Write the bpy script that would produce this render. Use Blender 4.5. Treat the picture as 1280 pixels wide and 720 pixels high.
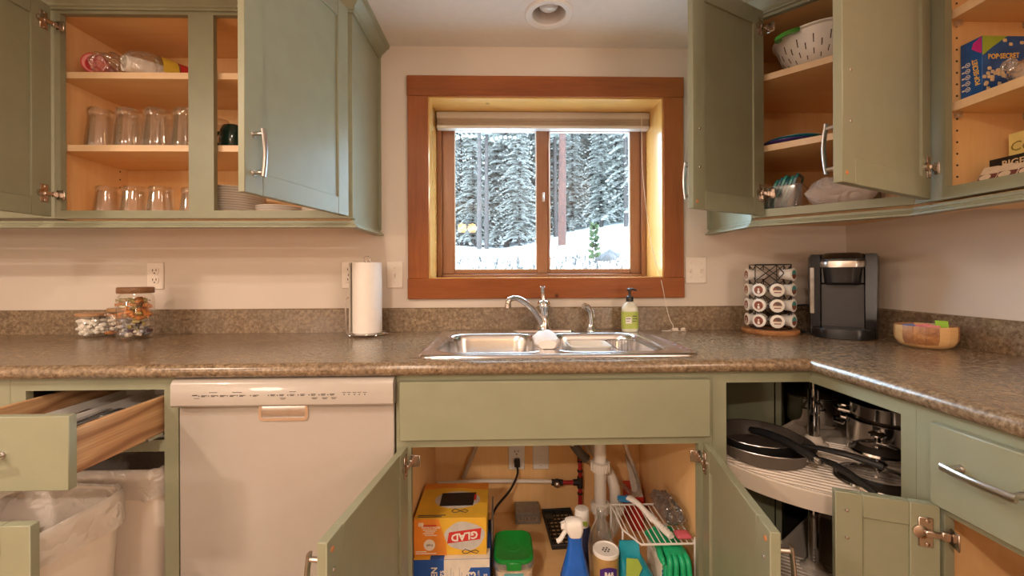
import bpy, bmesh, math, random
from math import sin, cos, pi, radians, atan2, hypot
from mathutils import Vector, Matrix
for _o in list(bpy.data.objects):
    bpy.data.objects.remove(_o)
SC = bpy.context.scene
COL = SC.collection
RND = random.Random(11)

# ---------------------------------------------------------------- camera, sky, lamps, exposure
cam_d = bpy.data.cameras.new('camera')
cam_d.sensor_width = 36.0
cam_d.lens = 521.0 / 1280.0 * 36.0
cam_d.shift_y = -0.0141
cam_d.clip_start = 0.02
cam = bpy.data.objects.new('camera', cam_d)
COL.objects.link(cam)
cam.matrix_world = (Matrix.Translation((0, -1.791, 1.1577)) @ Matrix.Rotation(-0.0248, 4, 'Z')
                    @ Matrix.Rotation(pi / 2, 4, 'X') @ Matrix.Rotation(-0.0043, 4, 'Z'))
SC.camera = cam

wd = bpy.data.worlds.new('overcast_sky')
SC.world = wd
wd.use_nodes = True
_bg = wd.node_tree.nodes['Background']
_bg.inputs['Color'].default_value = (0.60, 0.81, 1.0, 1)
_bg.inputs['Strength'].default_value = 26.0

def lamp(name, loc, energy, color, size, rot=(0, 0, 0), size_y=None, shape='DISK'):
    d = bpy.data.lights.new(name, 'AREA')
    d.shape = shape if size_y is None else 'RECTANGLE'
    d.size = size
    if size_y:
        d.size_y = size_y
    d.energy = energy
    d.color = color
    o = bpy.data.objects.new(name, d)
    COL.objects.link(o)
    o.location = loc
    o.rotation_euler = rot
    return o

WARM = (1.0, 0.80, 0.635)
# recessed ceiling lamps of the kitchen, behind the camera and to its left
lamp('ceiling_lamp', (-0.57, -1.68, 2.12), 11, WARM, 0.13)
lamp('ceiling_lamp', (-0.83, -3.25, 2.12), 44, WARM, 0.16)
lamp('ceiling_lamp', (-1.95, -1.95, 2.12), 28, WARM, 0.13)
def bulb(name, loc, energy, color, radius):
    d = bpy.data.lights.new(name, 'POINT')
    d.energy = energy; d.color = color; d.shadow_soft_size = radius
    o = bpy.data.objects.new(name, d); COL.objects.link(o); o.location = loc
# wall lamp on the right wall past the cabinets
bulb('wall_lamp', (1.40, -2.45, 1.70), 22, WARM, 0.08)
# two unseen fill lights added behind the camera to brighten right side and interiors
bulb('fill_lamp', (-2.20, -3.50, 1.30), 38, WARM, 0.14)
bulb('fill_lamp', (1.32, -3.40, 1.04), 27, WARM, 0.12)
SC.view_settings.view_transform = 'Standard'
SC.view_settings.look = 'None'
SC.view_settings.gamma = 1.0
SC.view_settings.use_curve_mapping = False
SC.view_settings.exposure = 0.0
try:
    SC.cycles.max_bounces = 10
    SC.cycles.diffuse_bounces = 5
    SC.cycles.glossy_bounces = 4
    SC.cycles.transparent_max_bounces = 24
    SC.cycles.transmission_bounces = 6
    SC.cycles.caustics_refractive = False
    SC.cycles.sample_clamp_indirect = 4.0
except Exception:
    pass

# ---------------------------------------------------------------- mesh builder
class MB:
    def __init__(s):
        s.v = []; s.f = []; s.mi = []

    def add(s, vs, fs, mi=0, M=None):
        b = len(s.v)
        for p in vs:
            p = Vector(p)
            if M is not None:
                p = M @ p
            s.v.append(p)
        for f in fs:
            s.f.append([b + i for i in f]); s.mi.append(mi)
        return s

    def box(s, x0, x1, y0, y1, z0, z1, b=0.0, mi=0, M=None, seg=1):
        if x1 < x0: x0, x1 = x1, x0
        if y1 < y0: y0, y1 = y1, y0
        if z1 < z0: z0, z1 = z1, z0
        if b <= 0:
            vs = [(x, y, z) for z in (z0, z1) for y in (y0, y1) for x in (x0, x1)]
            return s.add(vs, [(0, 2, 3, 1), (4, 5, 7, 6), (0, 1, 5, 4), (2, 6, 7, 3), (0, 4, 6, 2), (1, 3, 7, 5)], mi, M)
        bm = bmesh.new()
        bmesh.ops.create_cube(bm, size=1)
        for v in bm.verts:
            v.co = Vector((x0 + (v.co.x + .5) * (x1 - x0), y0 + (v.co.y + .5) * (y1 - y0), z0 + (v.co.z + .5) * (z1 - z0)))
        b = min(b, .49 * min(x1 - x0, y1 - y0, z1 - z0))
        bmesh.ops.bevel(bm, geom=bm.edges[:], offset=b, segments=seg, affect='EDGES', profile=.5)
        s.bm(bm, mi, M)
        return s

    def bm(s, bm, mi=0, M=None):
        bm.verts.index_update()
        s.add([v.co.copy() for v in bm.verts], [[v.index for v in f.verts] for f in bm.faces], mi, M)
        bm.free()
        return s

    def loft(s, rings, cap0=True, cap1=True, mi=0, M=None, closed=True, loop=False):
        n = len(rings[0]); vs = []; fs = []
        for r in rings: vs += list(r)
        m = len(rings)
        for i in range(m if loop else m - 1):
            a, b = i * n, ((i + 1) % m) * n
            for j in range(n if closed else n - 1):
                k = (j + 1) % n
                fs.append((a + j, a + k, b + k, b + j))
        if not loop and closed:
            if cap0: fs.append(tuple(range(n - 1, -1, -1)))
            if cap1: fs.append(tuple((m - 1) * n + j for j in range(n)))
        return s.add(vs, fs, mi, M)

    def lathe(s, prof, c=(0, 0, 0), n=24, mi=0, M=None, cap0=False, cap1=False):
        rings = [[(c[0] + r * cos(2 * pi * j / n), c[1] + r * sin(2 * pi * j / n), c[2] + z) for j in range(n)] for r, z in prof]
        return s.loft(rings, cap0, cap1, mi, M)

    def tube(s, pts, r, n=8, mi=0, M=None, closed=False, cap=True):
        pts = [Vector(p) for p in pts]
        m = len(pts)
        rs = r if isinstance(r, (list, tuple)) else [r] * m
        tang = []
        for i in range(m):
            if closed:
                t = pts[(i + 1) % m] - pts[i - 1]
            else:
                t = pts[min(i + 1, m - 1)] - pts[max(i - 1, 0)]
            tang.append(t.normalized())
        up = Vector((0, 0, 1)) if abs(tang[0].z) < .9 else Vector((1, 0, 0))
        u = tang[0].cross(up).normalized()
        rings = []
        for i in range(m):
            t = tang[i]
            u = (u - t * u.dot(t)).normalized()
            w = t.cross(u)
            rings.append([pts[i] + rs[i] * (cos(2 * pi * j / n) * u + sin(2 * pi * j / n) * w) for j in range(n)])
        return s.loft(rings, cap and not closed, cap and not closed, mi, M, loop=closed)

    def cyl(s, p0, p1, r0, r1=None, n=16, mi=0, M=None):
        return s.tube([p0, p1], [r0, r0 if r1 is None else r1], n, mi, M)

    def prism(s, poly, z0, z1, mi=0, M=None):
        return s.loft([[(x, y, z0) for x, y in poly], [(x, y, z1) for x, y in poly]], True, True, mi, M)

    def grid(s, fn, nu, nv, mi=0, M=None):
        vs = [fn(i / nu, j / nv) for j in range(nv + 1) for i in range(nu + 1)]
        fs = [(j * (nu + 1) + i, j * (nu + 1) + i + 1, (j + 1) * (nu + 1) + i + 1, (j + 1) * (nu + 1) + i)
              for j in range(nv) for i in range(nu)]
        return s.add(vs, fs, mi, M)

    def ball(s, c, rx, ry=None, rz=None, n=12, m=8, mi=0, M=None):
        ry = rx if ry is None else ry; rz = rx if rz is None else rz
        rings = [[(c[0] + rx * sin(pi * i / m) * cos(2 * pi * j / n), c[1] + ry * sin(pi * i / m) * sin(2 * pi * j / n),
                   c[2] - rz * cos(pi * i / m)) for j in range(n)] for i in range(1, m)]
        return s.loft(rings, True, True, mi, M)

    def wire(s, segs, r, n=6, mi=0):
        for a in segs: s.tube(a, r, n, mi)
        return s

    def mesh(s, name, mats, angle=38):
        me = bpy.data.meshes.new(name)
        me.from_pydata(s.v, [], s.f)
        for m in (mats if isinstance(mats, (list, tuple)) else [mats]): me.materials.append(m)
        if any(s.mi): me.polygons.foreach_set('material_index', s.mi)
        bm = bmesh.new(); bm.from_mesh(me)
        bmesh.ops.recalc_face_normals(bm, faces=bm.faces[:])
        bm.to_mesh(me); bm.free()
        if angle:
            me.polygons.foreach_set('use_smooth', [True] * len(me.polygons))
            me.set_sharp_from_angle(angle=radians(angle))
        me.update()
        return me

    def build(s, name, mats, parent=None, label=None, local=False, angle=38, **props):
        """vertices are in world metres unless local=True (then in the parent's frame)"""
        if not local and parent is not None:
            inv = WM[parent.name].inverted()
            s.v = [inv @ p for p in s.v]
        o = bpy.data.objects.new(name, s.mesh(name, mats, angle))
        COL.objects.link(o)
        WM[o.name] = (WM[parent.name] if parent is not None else Matrix.Identity(4))
        if parent is not None: o.parent = parent
        if label: o['label'] = label
        for k, v in props.items(): o[k] = v
        return o

WM = {}

def thing(name, label, cat, loc=(0, 0, 0), rz=0.0, group=None):
    o = bpy.data.objects.new(name, None)
    o.empty_display_size = .05
    COL.objects.link(o)
    o.location = loc
    o.rotation_euler = (0, 0, rz)
    WM[o.name] = Matrix.Translation(loc) @ Matrix.Rotation(rz, 4, 'Z')
    o['label'] = label; o['category'] = cat
    if group: o['group'] = group
    return o

def single(name, mb, mats, label, cat, loc, group=None, rz=0.0, angle=38, local=True):
    """a thing that is one mesh, vertices local to loc"""
    o = bpy.data.objects.new(name, mb.mesh(name, mats, angle))
    COL.objects.link(o)
    o.location = loc; o.rotation_euler = (0, 0, rz)
    WM[o.name] = Matrix.Translation(loc) @ Matrix.Rotation(rz, 4, 'Z')
    o['label'] = label; o['category'] = cat
    if group: o['group'] = group
    return o

def struct(name, mb, mats, parent=None, label=None, angle=38):
    o = mb.build(name, mats, parent, angle=angle)
    if parent is None: o['kind'] = 'structure'
    if label: o['label'] = label
    return o

def pivot(o, loc, rz):
    """place a part built in its own frame"""
    o.location = loc; o.rotation_euler = (0, 0, rz)
    WM[o.name] = (WM[o.parent.name] if o.parent else Matrix.Identity(4)) @ Matrix.Translation(loc) @ Matrix.Rotation(rz, 4, 'Z')

def kids(o): return [c for c in bpy.data.objects if c.parent == o]

def dup(root, loc, rz=0.0, label=None, group=None, scale=None):
    r = root.copy(); COL.objects.link(r)
    r.location = loc; r.rotation_euler = (0, 0, rz)
    if scale: r.scale = scale
    if label: r['label'] = label
    if group: r['group'] = group
    for ch in root.children:
        c = ch.copy(); COL.objects.link(c); c.parent = r
        for g in ch.children:
            d = g.copy(); COL.objects.link(d); d.parent = c
    return r

def text(body, size, org, right, up, m, parent, name='lettering', align='CENTER', bold=0.0, shear=0.0, sx=1.0, lift=.0006):
    """flat lettering; org is the baseline anchor in world metres"""
    cu = bpy.data.curves.new(name, 'FONT')
    cu.body = body; cu.size = size; cu.align_x = align; cu.align_y = 'CENTER'
    cu.extrude = .0002; cu.offset = bold; cu.shear = shear; cu.resolution_u = 2
    cu.materials.append(m)
    tmp = bpy.data.objects.new(name, cu)
    me = bpy.data.meshes.new_from_object(tmp)
    bpy.data.objects.remove(tmp); bpy.data.curves.remove(cu)
    o = bpy.data.objects.new(name, me); COL.objects.link(o)
    r = Vector(right).normalized(); u = Vector(up).normalized(); n = r.cross(u)
    w = Matrix(((r.x * sx, u.x, n.x, org[0] + n.x * lift), (r.y * sx, u.y, n.y, org[1] + n.y * lift), (r.z * sx, u.z, n.z, org[2] + n.z * lift), (0, 0, 0, 1)))
    me.transform(WM[parent.name].inverted() @ w)      # keeps the slant of sheared lettering
    o.parent = parent
    WM[o.name] = WM[parent.name]
    return o

def rr(cx, cy, w, h, r, n=5, z=None):
    """rounded rectangle outline"""
    out = []
    r = min(r, w / 2 - 1e-5, h / 2 - 1e-5)
    for k, (sx, sy) in enumerate(((1, 1), (-1, 1), (-1, -1), (1, -1))):
        for i in range(n + 1):
            a = pi / 2 * (k + i / n)
            x = cx + sx * (w / 2 - r) + r * cos(a); y = cy + sy * (h / 2 - r) + r * sin(a)
            out.append((x, y) if z is None else (x, y, z))
    return out

def arc(c, r, a0, a1, n, plane='xz'):
    out = []
    for i in range(n + 1):
        a = a0 + (a1 - a0) * i / n
        u, v = r * cos(a), r * sin(a)
        out.append({'xz': (c[0] + u, c[1], c[2] + v), 'yz': (c[0], c[1] + u, c[2] + v), 'xy': (c[0] + u, c[1] + v, c[2])}[plane])
    return out

def bez(pts, n=12):
    """smooth curve through points (Catmull-Rom)"""
    P = [Vector(p) for p in pts]; out = []
    for i in range(len(P) - 1):
        p0, p1, p2, p3 = P[max(i - 1, 0)], P[i], P[i + 1], P[min(i + 2, len(P) - 1)]
        for k in range(n):
            t = k / n
            out.append(.5 * ((2 * p1) + (p2 - p0) * t + (2 * p0 - 5 * p1 + 4 * p2 - p3) * t * t + (3 * p1 - p0 - 3 * p2 + p3) * t ** 3))
    out.append(P[-1])
    return out

# ---------------------------------------------------------------- materials
class NT:
    def __init__(s, name):
        s.m = bpy.data.materials.new(name); s.m.use_nodes = True
        s.t = s.m.node_tree; s.t.nodes.clear()
        s.out = s.t.nodes.new('ShaderNodeOutputMaterial')
    def n(s, typ, **kw):
        nd = s.t.nodes.new('ShaderNode' + typ)
        for k, v in kw.items():
            if k in nd.inputs: s.set(nd.inputs[k], v)
            else: setattr(nd, k, v)
        return nd
    def set(s, inp, v):
        if isinstance(v, bpy.types.NodeSocket): s.t.links.new(v, inp)
        elif isinstance(v, (tuple, list)) and inp.type == 'RGBA' and len(v) == 3: inp.default_value = (*v, 1)
        else: inp.default_value = v
    def l(s, a, b): s.t.links.new(a, b)
    def coord(s, scale=(1, 1, 1), rot=(0, 0, 0), kind='Object'):
        tc = s.n('TexCoord'); mp = s.n('Mapping', Scale=scale, Rotation=rot)
        s.l(tc.outputs[kind], mp.inputs['Vector'])
        return mp.outputs[0]
    def noise(s, vec, scale, detail=4, rough=.55, dist=0.0):
        return s.n('TexNoise', Vector=vec, Scale=scale, Detail=detail, Roughness=rough, Distortion=dist).outputs['Fac']
    def ramp(s, fac, stops):
        r = s.n('ValToRGB'); e = r.color_ramp.elements
        while len(e) < len(stops): e.new(.5)
        for el, (p, c) in zip(e, stops):
            el.position = p; el.color = (*c, 1) if len(c) == 3 else c
        s.l(fac, r.inputs[0])
        return r.outputs['Color']
    def mix(s, fac, a, b, mode='MIX'):
        m = s.n('Mix', data_type='RGBA', blend_type=mode)
        s.set(m.inputs[0], fac); s.set(m.inputs[6], a); s.set(m.inputs[7], b)
        return m.outputs[2]
    def bump(s, h, strength=.2, dist=.001):
        return s.n('Bump', Height=h, Strength=strength, Distance=dist).outputs[0]
    def bsdf(s, **kw):
        b = s.n('BsdfPrincipled')
        for k, v in kw.items(): s.set(b.inputs[k], v)
        s.l(b.outputs[0], s.out.inputs[0])
        return b

def plain(name, c, rough=.5, metal=0.0, var=.06, vs=30, bump=0.0, bs=200, coat=0.0, spec=.5, sss=0.0):
    t = NT(name); v = t.coord()
    n1 = t.noise(v, vs, 3)
    lo = tuple(max(0, x * (1 - var)) for x in c); hi = tuple(min(1, x * (1 + var)) for x in c)
    col = t.ramp(n1, [(.3, lo), (.7, hi)])
    b = t.bsdf(**{'Base Color': col, 'Roughness': rough, 'Metallic': metal, 'Specular IOR Level': spec, 'Coat Weight': coat})
    if bump:
        t.l(t.bump(t.noise(v, bs, 3), bump), b.inputs['Normal'])
    return t.m

def wood(name, c0, c1, axis='x', rough=.4, scale=1.0, rings=.5, knots=0.0, bump=.08, c2=None, coat=0.0, spec=.5):
    t = NT(name)
    sc = {'x': (1.2, 14, 14), 'y': (14, 1.2, 14), 'z': (14, 14, 1.2)}[axis]
    sc = tuple(k * scale for k in sc)
    v = t.coord(sc)
    a = t.noise(v, 1.6, 5, .6, rings)
    fine = t.noise(v, 9, 3, .6, .2)
    f = t.mix(.35, a, fine)
    stops = [(.32, c0), (.66, c1)] if c2 is None else [(.28, c2), (.42, c0), (.66, c1)]
    col = t.ramp(f, stops)
    if knots:
        vo = t.n('TexVoronoi', Vector=t.coord((3.5, 3.5, 3.5)), Scale=1.6)
        k = t.ramp(vo.outputs['Distance'], [(.035, (1, 1, 1)), (.075, (0, 0, 0))])
        kk = t.n('Math', operation='MULTIPLY'); t.l(k, kk.inputs[0]); kk.inputs[1].default_value = knots
        col = t.mix(kk.outputs[0], col, tuple(x * .25 for x in c0))
    b = t.bsdf(**{'Base Color': col, 'Roughness': rough, 'Coat Weight': coat, 'Coat Roughness': .12, 'Specular IOR Level': spec})
    if bump: t.l(t.bump(f, bump), b.inputs['Normal'])
    return t.m

def thin(name, tint=(1, 1, 1), refl=.12, rough=.03, haze=0.0, hazec=(1, 1, 1), crumple=0.0, cs=30):
    """thin clear glass or plastic film: straight transmission plus a surface reflection"""
    t = NT(name)
    tr = t.n('BsdfTransparent', Color=tint)
    gl = t.n('BsdfGlossy', Color=(1, 1, 1), Roughness=rough)
    lw = t.n('LayerWeight', Blend=.35)
    mp = t.n('MapRange'); t.l(lw.outputs['Facing'], mp.inputs['Value'])
    mp.inputs['To Min'].default_value = refl * .35; mp.inputs['To Max'].default_value = min(1, refl * 5)
    m1 = t.n('MixShader'); t.l(mp.outputs[0], m1.inputs[0]); t.l(tr.outputs[0], m1.inputs[1]); t.l(gl.outputs[0], m1.inputs[2])
    nrm = None
    if crumple:
        v = t.coord()
        vo = t.n('TexVoronoi', feature='DISTANCE_TO_EDGE', Vector=t.n('TexNoise', Vector=v, Scale=cs * .6, Detail=2).outputs['Color'], Scale=4.0)
        nrm = t.bump(vo.outputs['Distance'], crumple, .02)
        t.l(nrm, gl.inputs['Normal'])
    last = m1
    if haze:
        df = t.n('BsdfDiffuse', Color=hazec)
        tl = t.n('BsdfTranslucent', Color=hazec)
        if nrm is not None: t.l(nrm, df.inputs['Normal'])
        ad = t.n('MixShader'); ad.inputs[0].default_value = .5
        t.l(df.outputs[0], ad.inputs[1]); t.l(tl.outputs[0], ad.inputs[2])
        m2 = t.n('MixShader'); m2.inputs[0].default_value = haze
        t.l(m1.outputs[0], m2.inputs[1]); t.l(ad.outputs[0], m2.inputs[2])
        last = m2
    t.l(last.outputs[0], t.out.inputs[0])
    return t.m

def grainy(name):
    t = NT(name)
    wv = t.n('TexWave', wave_type='BANDS', bands_direction='Z', Vector=t.coord((1, .35, 1)), Scale=6.0, Distortion=11.0, Detail=2.0)
    wv.inputs['Detail Scale'].default_value = .8
    fine = t.noise(t.coord((20, 2, 90)), 2.0, 4, .6)
    col = t.ramp(wv.outputs['Fac'], [(.0, (.30, .15, .07)), (.16, (.50, .28, .135)), (.7, (.64, .40, .21)), (1.0, (.58, .345, .175))])
    col = t.mix(t.ramp(fine, [(.40, (0, 0, 0)), (.75, (.5, .5, .5))]), col, (.25, .11, .045))
    t.bsdf(**{'Base Color': col, 'Roughness': .38})
    return t.m
M = {}
M['sage'] = plain('sage_paint', (.270, .280, .190), .38, var=.04, vs=14, bump=.05, bs=120)
M['wall'] = plain('wall_paint', (.69, .61, .53), .75, var=.02, vs=4, bump=.10, bs=260)
M['ceil'] = plain('ceiling_paint', (.80, .77, .74), .85, var=.02, bump=.08, bs=180)
M['floor'] = wood('floor_boards', (.22, .12, .06), (.36, .21, .11), 'x', .35)
M['maple'] = wood('maple_veneer', (.84, .52, .225), (.92, .62, .31), 'z', .42, .7, .2, bump=.03)
M['maple_x'] = wood('maple_veneer_flat', (.84, .52, .225), (.92, .62, .31), 'x', .42, .7, .2, bump=.03)
M['maple_edge'] = wood('maple_edge_band', (.80, .56, .32), (.88, .65, .41), 'x', .4, .8, .2, bump=.03)
M['pine_h'] = wood('stained_pine_across', (.20, .050, .010), (.32, .092, .020), 'x', .38, .8, .4, .9, spec=.22)
M['pine_v'] = wood('stained_pine_upright', (.21, .054, .011), (.33, .098, .022), 'z', .38, .8, .4, .9, spec=.22)
M['pine_jamb'] = wood('honey_pine_jamb', (.52, .27, .07), (.66, .37, .11), 'z', .22, .8, .4, .8, coat=.5)
M['pine_jamb_h'] = wood('honey_pine_head', (.52, .27, .07), (.66, .37, .11), 'x', .22, .8, .4, .8, coat=.5)
M['sash'] = wood('brown_sash_wood', (.23, .095, .045), (.34, .15, .075), 'z', .35, 1., .4)
M['sash_h'] = wood('brown_sash_wood_flat', (.23, .095, .045), (.34, .15, .075), 'x', .35, 1., .4)
M['walnut'] = grainy('drawer_side_wood')
M['acacia'] = wood('acacia_wood', (.30, .12, .045), (.52, .27, .11), 'x', .35, 1.6, 1.0, c2=(.14, .05, .02))
M['acacia_pale'] = wood('pale_acacia_wood', (.55, .31, .12), (.70, .44, .20), 'x', .35, 1.6, 1.0)
M['lidwood'] = wood('dark_lid_wood', (.17, .075, .03), (.30, .15, .065), 'x', .4, 2., 1.)
M['lidwood2'] = wood('mid_lid_wood', (.30, .15, .06), (.44, .24, .11), 'x', .4, 2., 1.)
M['steel'] = plain('brushed_steel', (.62, .62, .63), .27, 1.0, var=.05, vs=60)
M['potsteel'] = plain('polished_pot_steel', (.80, .77, .74), .14, 1.0, var=.03, vs=40)
M['sinksteel'] = plain('satin_sink_steel', (.74, .74, .76), .20, 1.0, var=.03, vs=40)
M['chrome'] = plain('chrome', (.80, .80, .82), .07, 1.0, var=.01)
M['nickel'] = plain('satin_nickel', (.60, .57, .54), .28, 1.0, var=.04, vs=90)
M['hinge'] = plain('hinge_metal', (.55, .47, .41), .25, 1.0, var=.08, vs=90)
M['bisque'] = plain('bisque_enamel', (.43, .39, .35), .28, var=.015, coat=.3)
M['white'] = plain('white_plastic', (.82, .80, .77), .35, var=.02)
M['ivory'] = plain('ivory_plastic', (.80, .72, .63), .35, var=.02)
M['pvc'] = plain('white_pvc', (.78, .74, .69), .33, var=.04, vs=15)
M['black'] = plain('black_plastic', (.013, .013, .015), .32, var=.2, vs=50)
M['blackmatte'] = plain('dark_matte', (.022, .021, .021), .55, var=.2, vs=50)
M['maker'] = plain('black_appliance_plastic', (.010, .010, .012), .30, var=.15, vs=40)
M['makermid'] = plain('charcoal_appliance_panel', (.022, .020, .024), .38, var=.08, vs=40)
M['pan'] = plain('nonstick_coating', (.085, .070, .060), .34, var=.1, vs=60, spec=.7)
M['panout'] = plain('grey_pan_enamel', (.20, .17, .15), .35, .3, var=.06)
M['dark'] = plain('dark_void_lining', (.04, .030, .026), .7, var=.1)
M['cream'] = plain('cream_plastic', (.80, .70, .60), .36, var=.02)
M['binw'] = plain('bin_plastic', (.90, .81, .71), .42, var=.02)
M['paper'] = plain('paper_towel', (.88, .83, .77), .9, var=.02, bump=.5, bs=420)
M['ceram'] = plain('white_ceramic', (.84, .80, .75), .2, var=.01)
M['greenmug'] = plain('dark_green_glaze', (.010, .032, .022), .12, var=.2, vs=20)
M['redglaze'] = plain('dark_red_glaze', (.16, .02, .016), .18, var=.1)
M['label_w'] = plain('white_print', (.85, .82, .76), .5, var=.01)
M['ink'] = plain('dark_print', (.06, .05, .045), .6, var=.01)
M['hole'] = plain('hole_dark', (.07, .04, .022), .8, var=.05)
M['peg'] = plain('bumper_orange', (.50, .20, .07), .5, var=.1)
M['glass'] = thin('window_glass', (.97, .99, .99), .07, .0)
M['tumbler'] = thin('clear_tumbler_glass', (.985, .98, .975), .24, .03)
M['jar'] = thin('clear_jar_glass', (.97, .965, .95), .10, .03)
M['film'] = thin('clear_film', (.95, .93, .91), .30, .10, .10, (.95, .9, .85), crumple=.8, cs=30)
M['liner'] = thin('bin_liner_film', (.85, .83, .80), .26, .22, .74, (.98, .95, .92), crumple=.55, cs=18)
M['clearplastic'] = thin('clear_hard_plastic', (.86, .87, .88), .18, .08, .10, (.9, .9, .9))
M['smoky'] = thin('smoky_film', (.42, .43, .46), .25, .12, .18, (.5, .5, .52), crumple=.7, cs=40)

def counter_mat():
    t = NT('speckled_laminate'); v = t.coord()
    a = t.noise(v, 95, 6, .72); bgn = t.noise(v, 9, 3, .5); vo = t.n('TexVoronoi', Vector=v, Scale=190)
    col = t.ramp(a, [(.30, (.065, .043, .026)), (.44, (.18, .120, .070)), (.56, (.29, .205, .125)), (.74, (.48, .37, .245))])
    col = t.mix(t.ramp(bgn, [(.35, (0, 0, 0)), (.7, (.45, .45, .45))]), col, (.16, .12, .085))
    spk = t.ramp(vo.outputs['Distance'], [(.06, (.5, .5, .5)), (.20, (0, 0, 0))])
    col = t.mix(spk, col, (.42, .34, .25))
    b = t.bsdf(**{'Base Color': col, 'Roughness': t.ramp(a, [(.3, (.20,) * 3), (.7, (.27,) * 3)]), 'Specular IOR Level': .6})
    t.l(t.bump(a, .10, .0006), b.inputs['Normal'])
    return t.m
M['counter'] = counter_mat()

def snow_needles(name, green, amount):
    t = NT(name); v = t.coord()
    g = t.n('NewGeometry'); sx = t.n('SeparateXYZ'); t.l(g.outputs['Normal'], sx.inputs[0])
    nz = t.noise(v, 1.9, 4, .7)
    ab = t.n('Math', operation='ABSOLUTE'); t.l(sx.outputs['Z'], ab.inputs[0])
    ad = t.n('Math', operation='MULTIPLY_ADD'); t.l(nz, ad.inputs[0]); ad.inputs[1].default_value = 1.3; t.l(ab.outputs[0], ad.inputs[2])
    hf = t.n('Math', operation='MULTIPLY'); t.l(ad.outputs[0], hf.inputs[0]); hf.inputs[1].default_value = .5
    f = t.ramp(hf.outputs[0], [(amount * .5, (0, 0, 0)), (amount * .5 + .09, (1, 1, 1))])
    gc = t.ramp(t.noise(v, 3.1, 3), [(.3, tuple(x * .65 for x in green)), (.7, tuple(x * 1.35 for x in green))])
    t.bsdf(**{'Base Color': t.mix(f, gc, (.24, .225, .20)), 'Roughness': .9, 'Specular IOR Level': .1})
    return t.m
M['fir'] = snow_needles('snowy_fir_needles', (.026, .036, .029), 1.12)
M['fir2'] = snow_needles('pine_needles', (.036, .044, .019), 1.3)
M['bark_d'] = plain('grey_bark', (.026, .017, .014), .9, var=.35, vs=9, bump=.6, bs=12)
M['bark_r'] = plain('ponderosa_bark', (.034, .0085, .0035), .9, var=.5, vs=9, bump=.6, bs=10)
M['snow'] = plain('snow', (.74, .76, .78), .8, var=.04, vs=2.5, bump=.4, bs=6)
M['weed'] = plain('dry_weed', (.022, .017, .015), .9, var=.2)
M['rock'] = plain('grey_rock', (.024, .022, .023), .9, var=.3, vs=8, bump=.4, bs=10)
# ---------------------------------------------------------------- shared builders
def sweep(mb, path, prof, side=1, mi=0):
    """run a closed profile [(out, z)] along a plan path with mitred corners"""
    P = [Vector((x, y, 0)) for x, y in path]; rings = []
    for i, p in enumerate(P):
        ds = []
        if i > 0: ds.append((P[i] - P[i - 1]).normalized())
        if i < len(P) - 1: ds.append((P[i + 1] - P[i]).normalized())
        ns = [Vector((d.y, -d.x, 0)) * side for d in ds]
        n = sum(ns, Vector()).normalized()
        k = 1 / max(.3, n.dot(ns[0]))
        rings.append([(p.x + n.x * o * k, p.y + n.y * o * k, z) for o, z in prof])
    return mb.loft(rings, True, True, mi)

def hinge(parent, zc, s, xs=.0):
    """concealed hinge on a door leaf: cup plate, screws, arm and frame clip (leaf frame, inner face y=0, inside = +y*s)"""
    m = MB(); f = lambda a, b: (a * s, b * s)
    m.box(.012, .036, *f(0, .004), zc - .030, zc + .030, .0015)
    m.lathe([(0, .0), (.013, .0), (.013, .005), (.009, .007), (0, .007)], n=14, M=Matrix.Translation((.032, 0, zc)) @ Matrix.Rotation(-s * pi / 2, 4, 'X'))
    m.box(.0, .028, *f(.004, .011), zc - .0065, zc + .0065, .002)
    m.box(-.012, .003, *f(.002, .012), zc - .009, zc + .009, .002)
    m.box(-.016, -.012, *f(.002, .030), zc - .017, zc + .017, .002)
    for dz in (-.023, .023):
        m.ball((.022, .0045 * s, zc + dz), .0045, .002, .0045, 8, 4)
    return m.build('hinge', M['hinge'], parent, local=True)

def pull_mesh(L=.128, h=.028, r=.0055):
    """arched bar pull lying along local z, standing off local -y"""
    m = MB(); pts = []
    for i in range(15):
        t = i / 14
        pts.append((0, -h - .006 * sin(pi * t), (t - .5) * (L + .022)))
    rings = []
    for p in pts:
        rings.append([(p[0] + .0075 * cos(a), p[1] + .0042 * sin(a), p[2]) for a in [2 * pi * k / 10 for k in range(10)]])
    m.loft(rings)
    for sgn in (-1, 1):
        m.cyl((0, 0, sgn * L / 2), (0, -h, sgn * L / 2), .0055, .0048, 10)
        m.cyl((0, 0, sgn * L / 2), (0, -.003, sgn * L / 2), .0085, .0075, 10)
    return m

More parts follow.
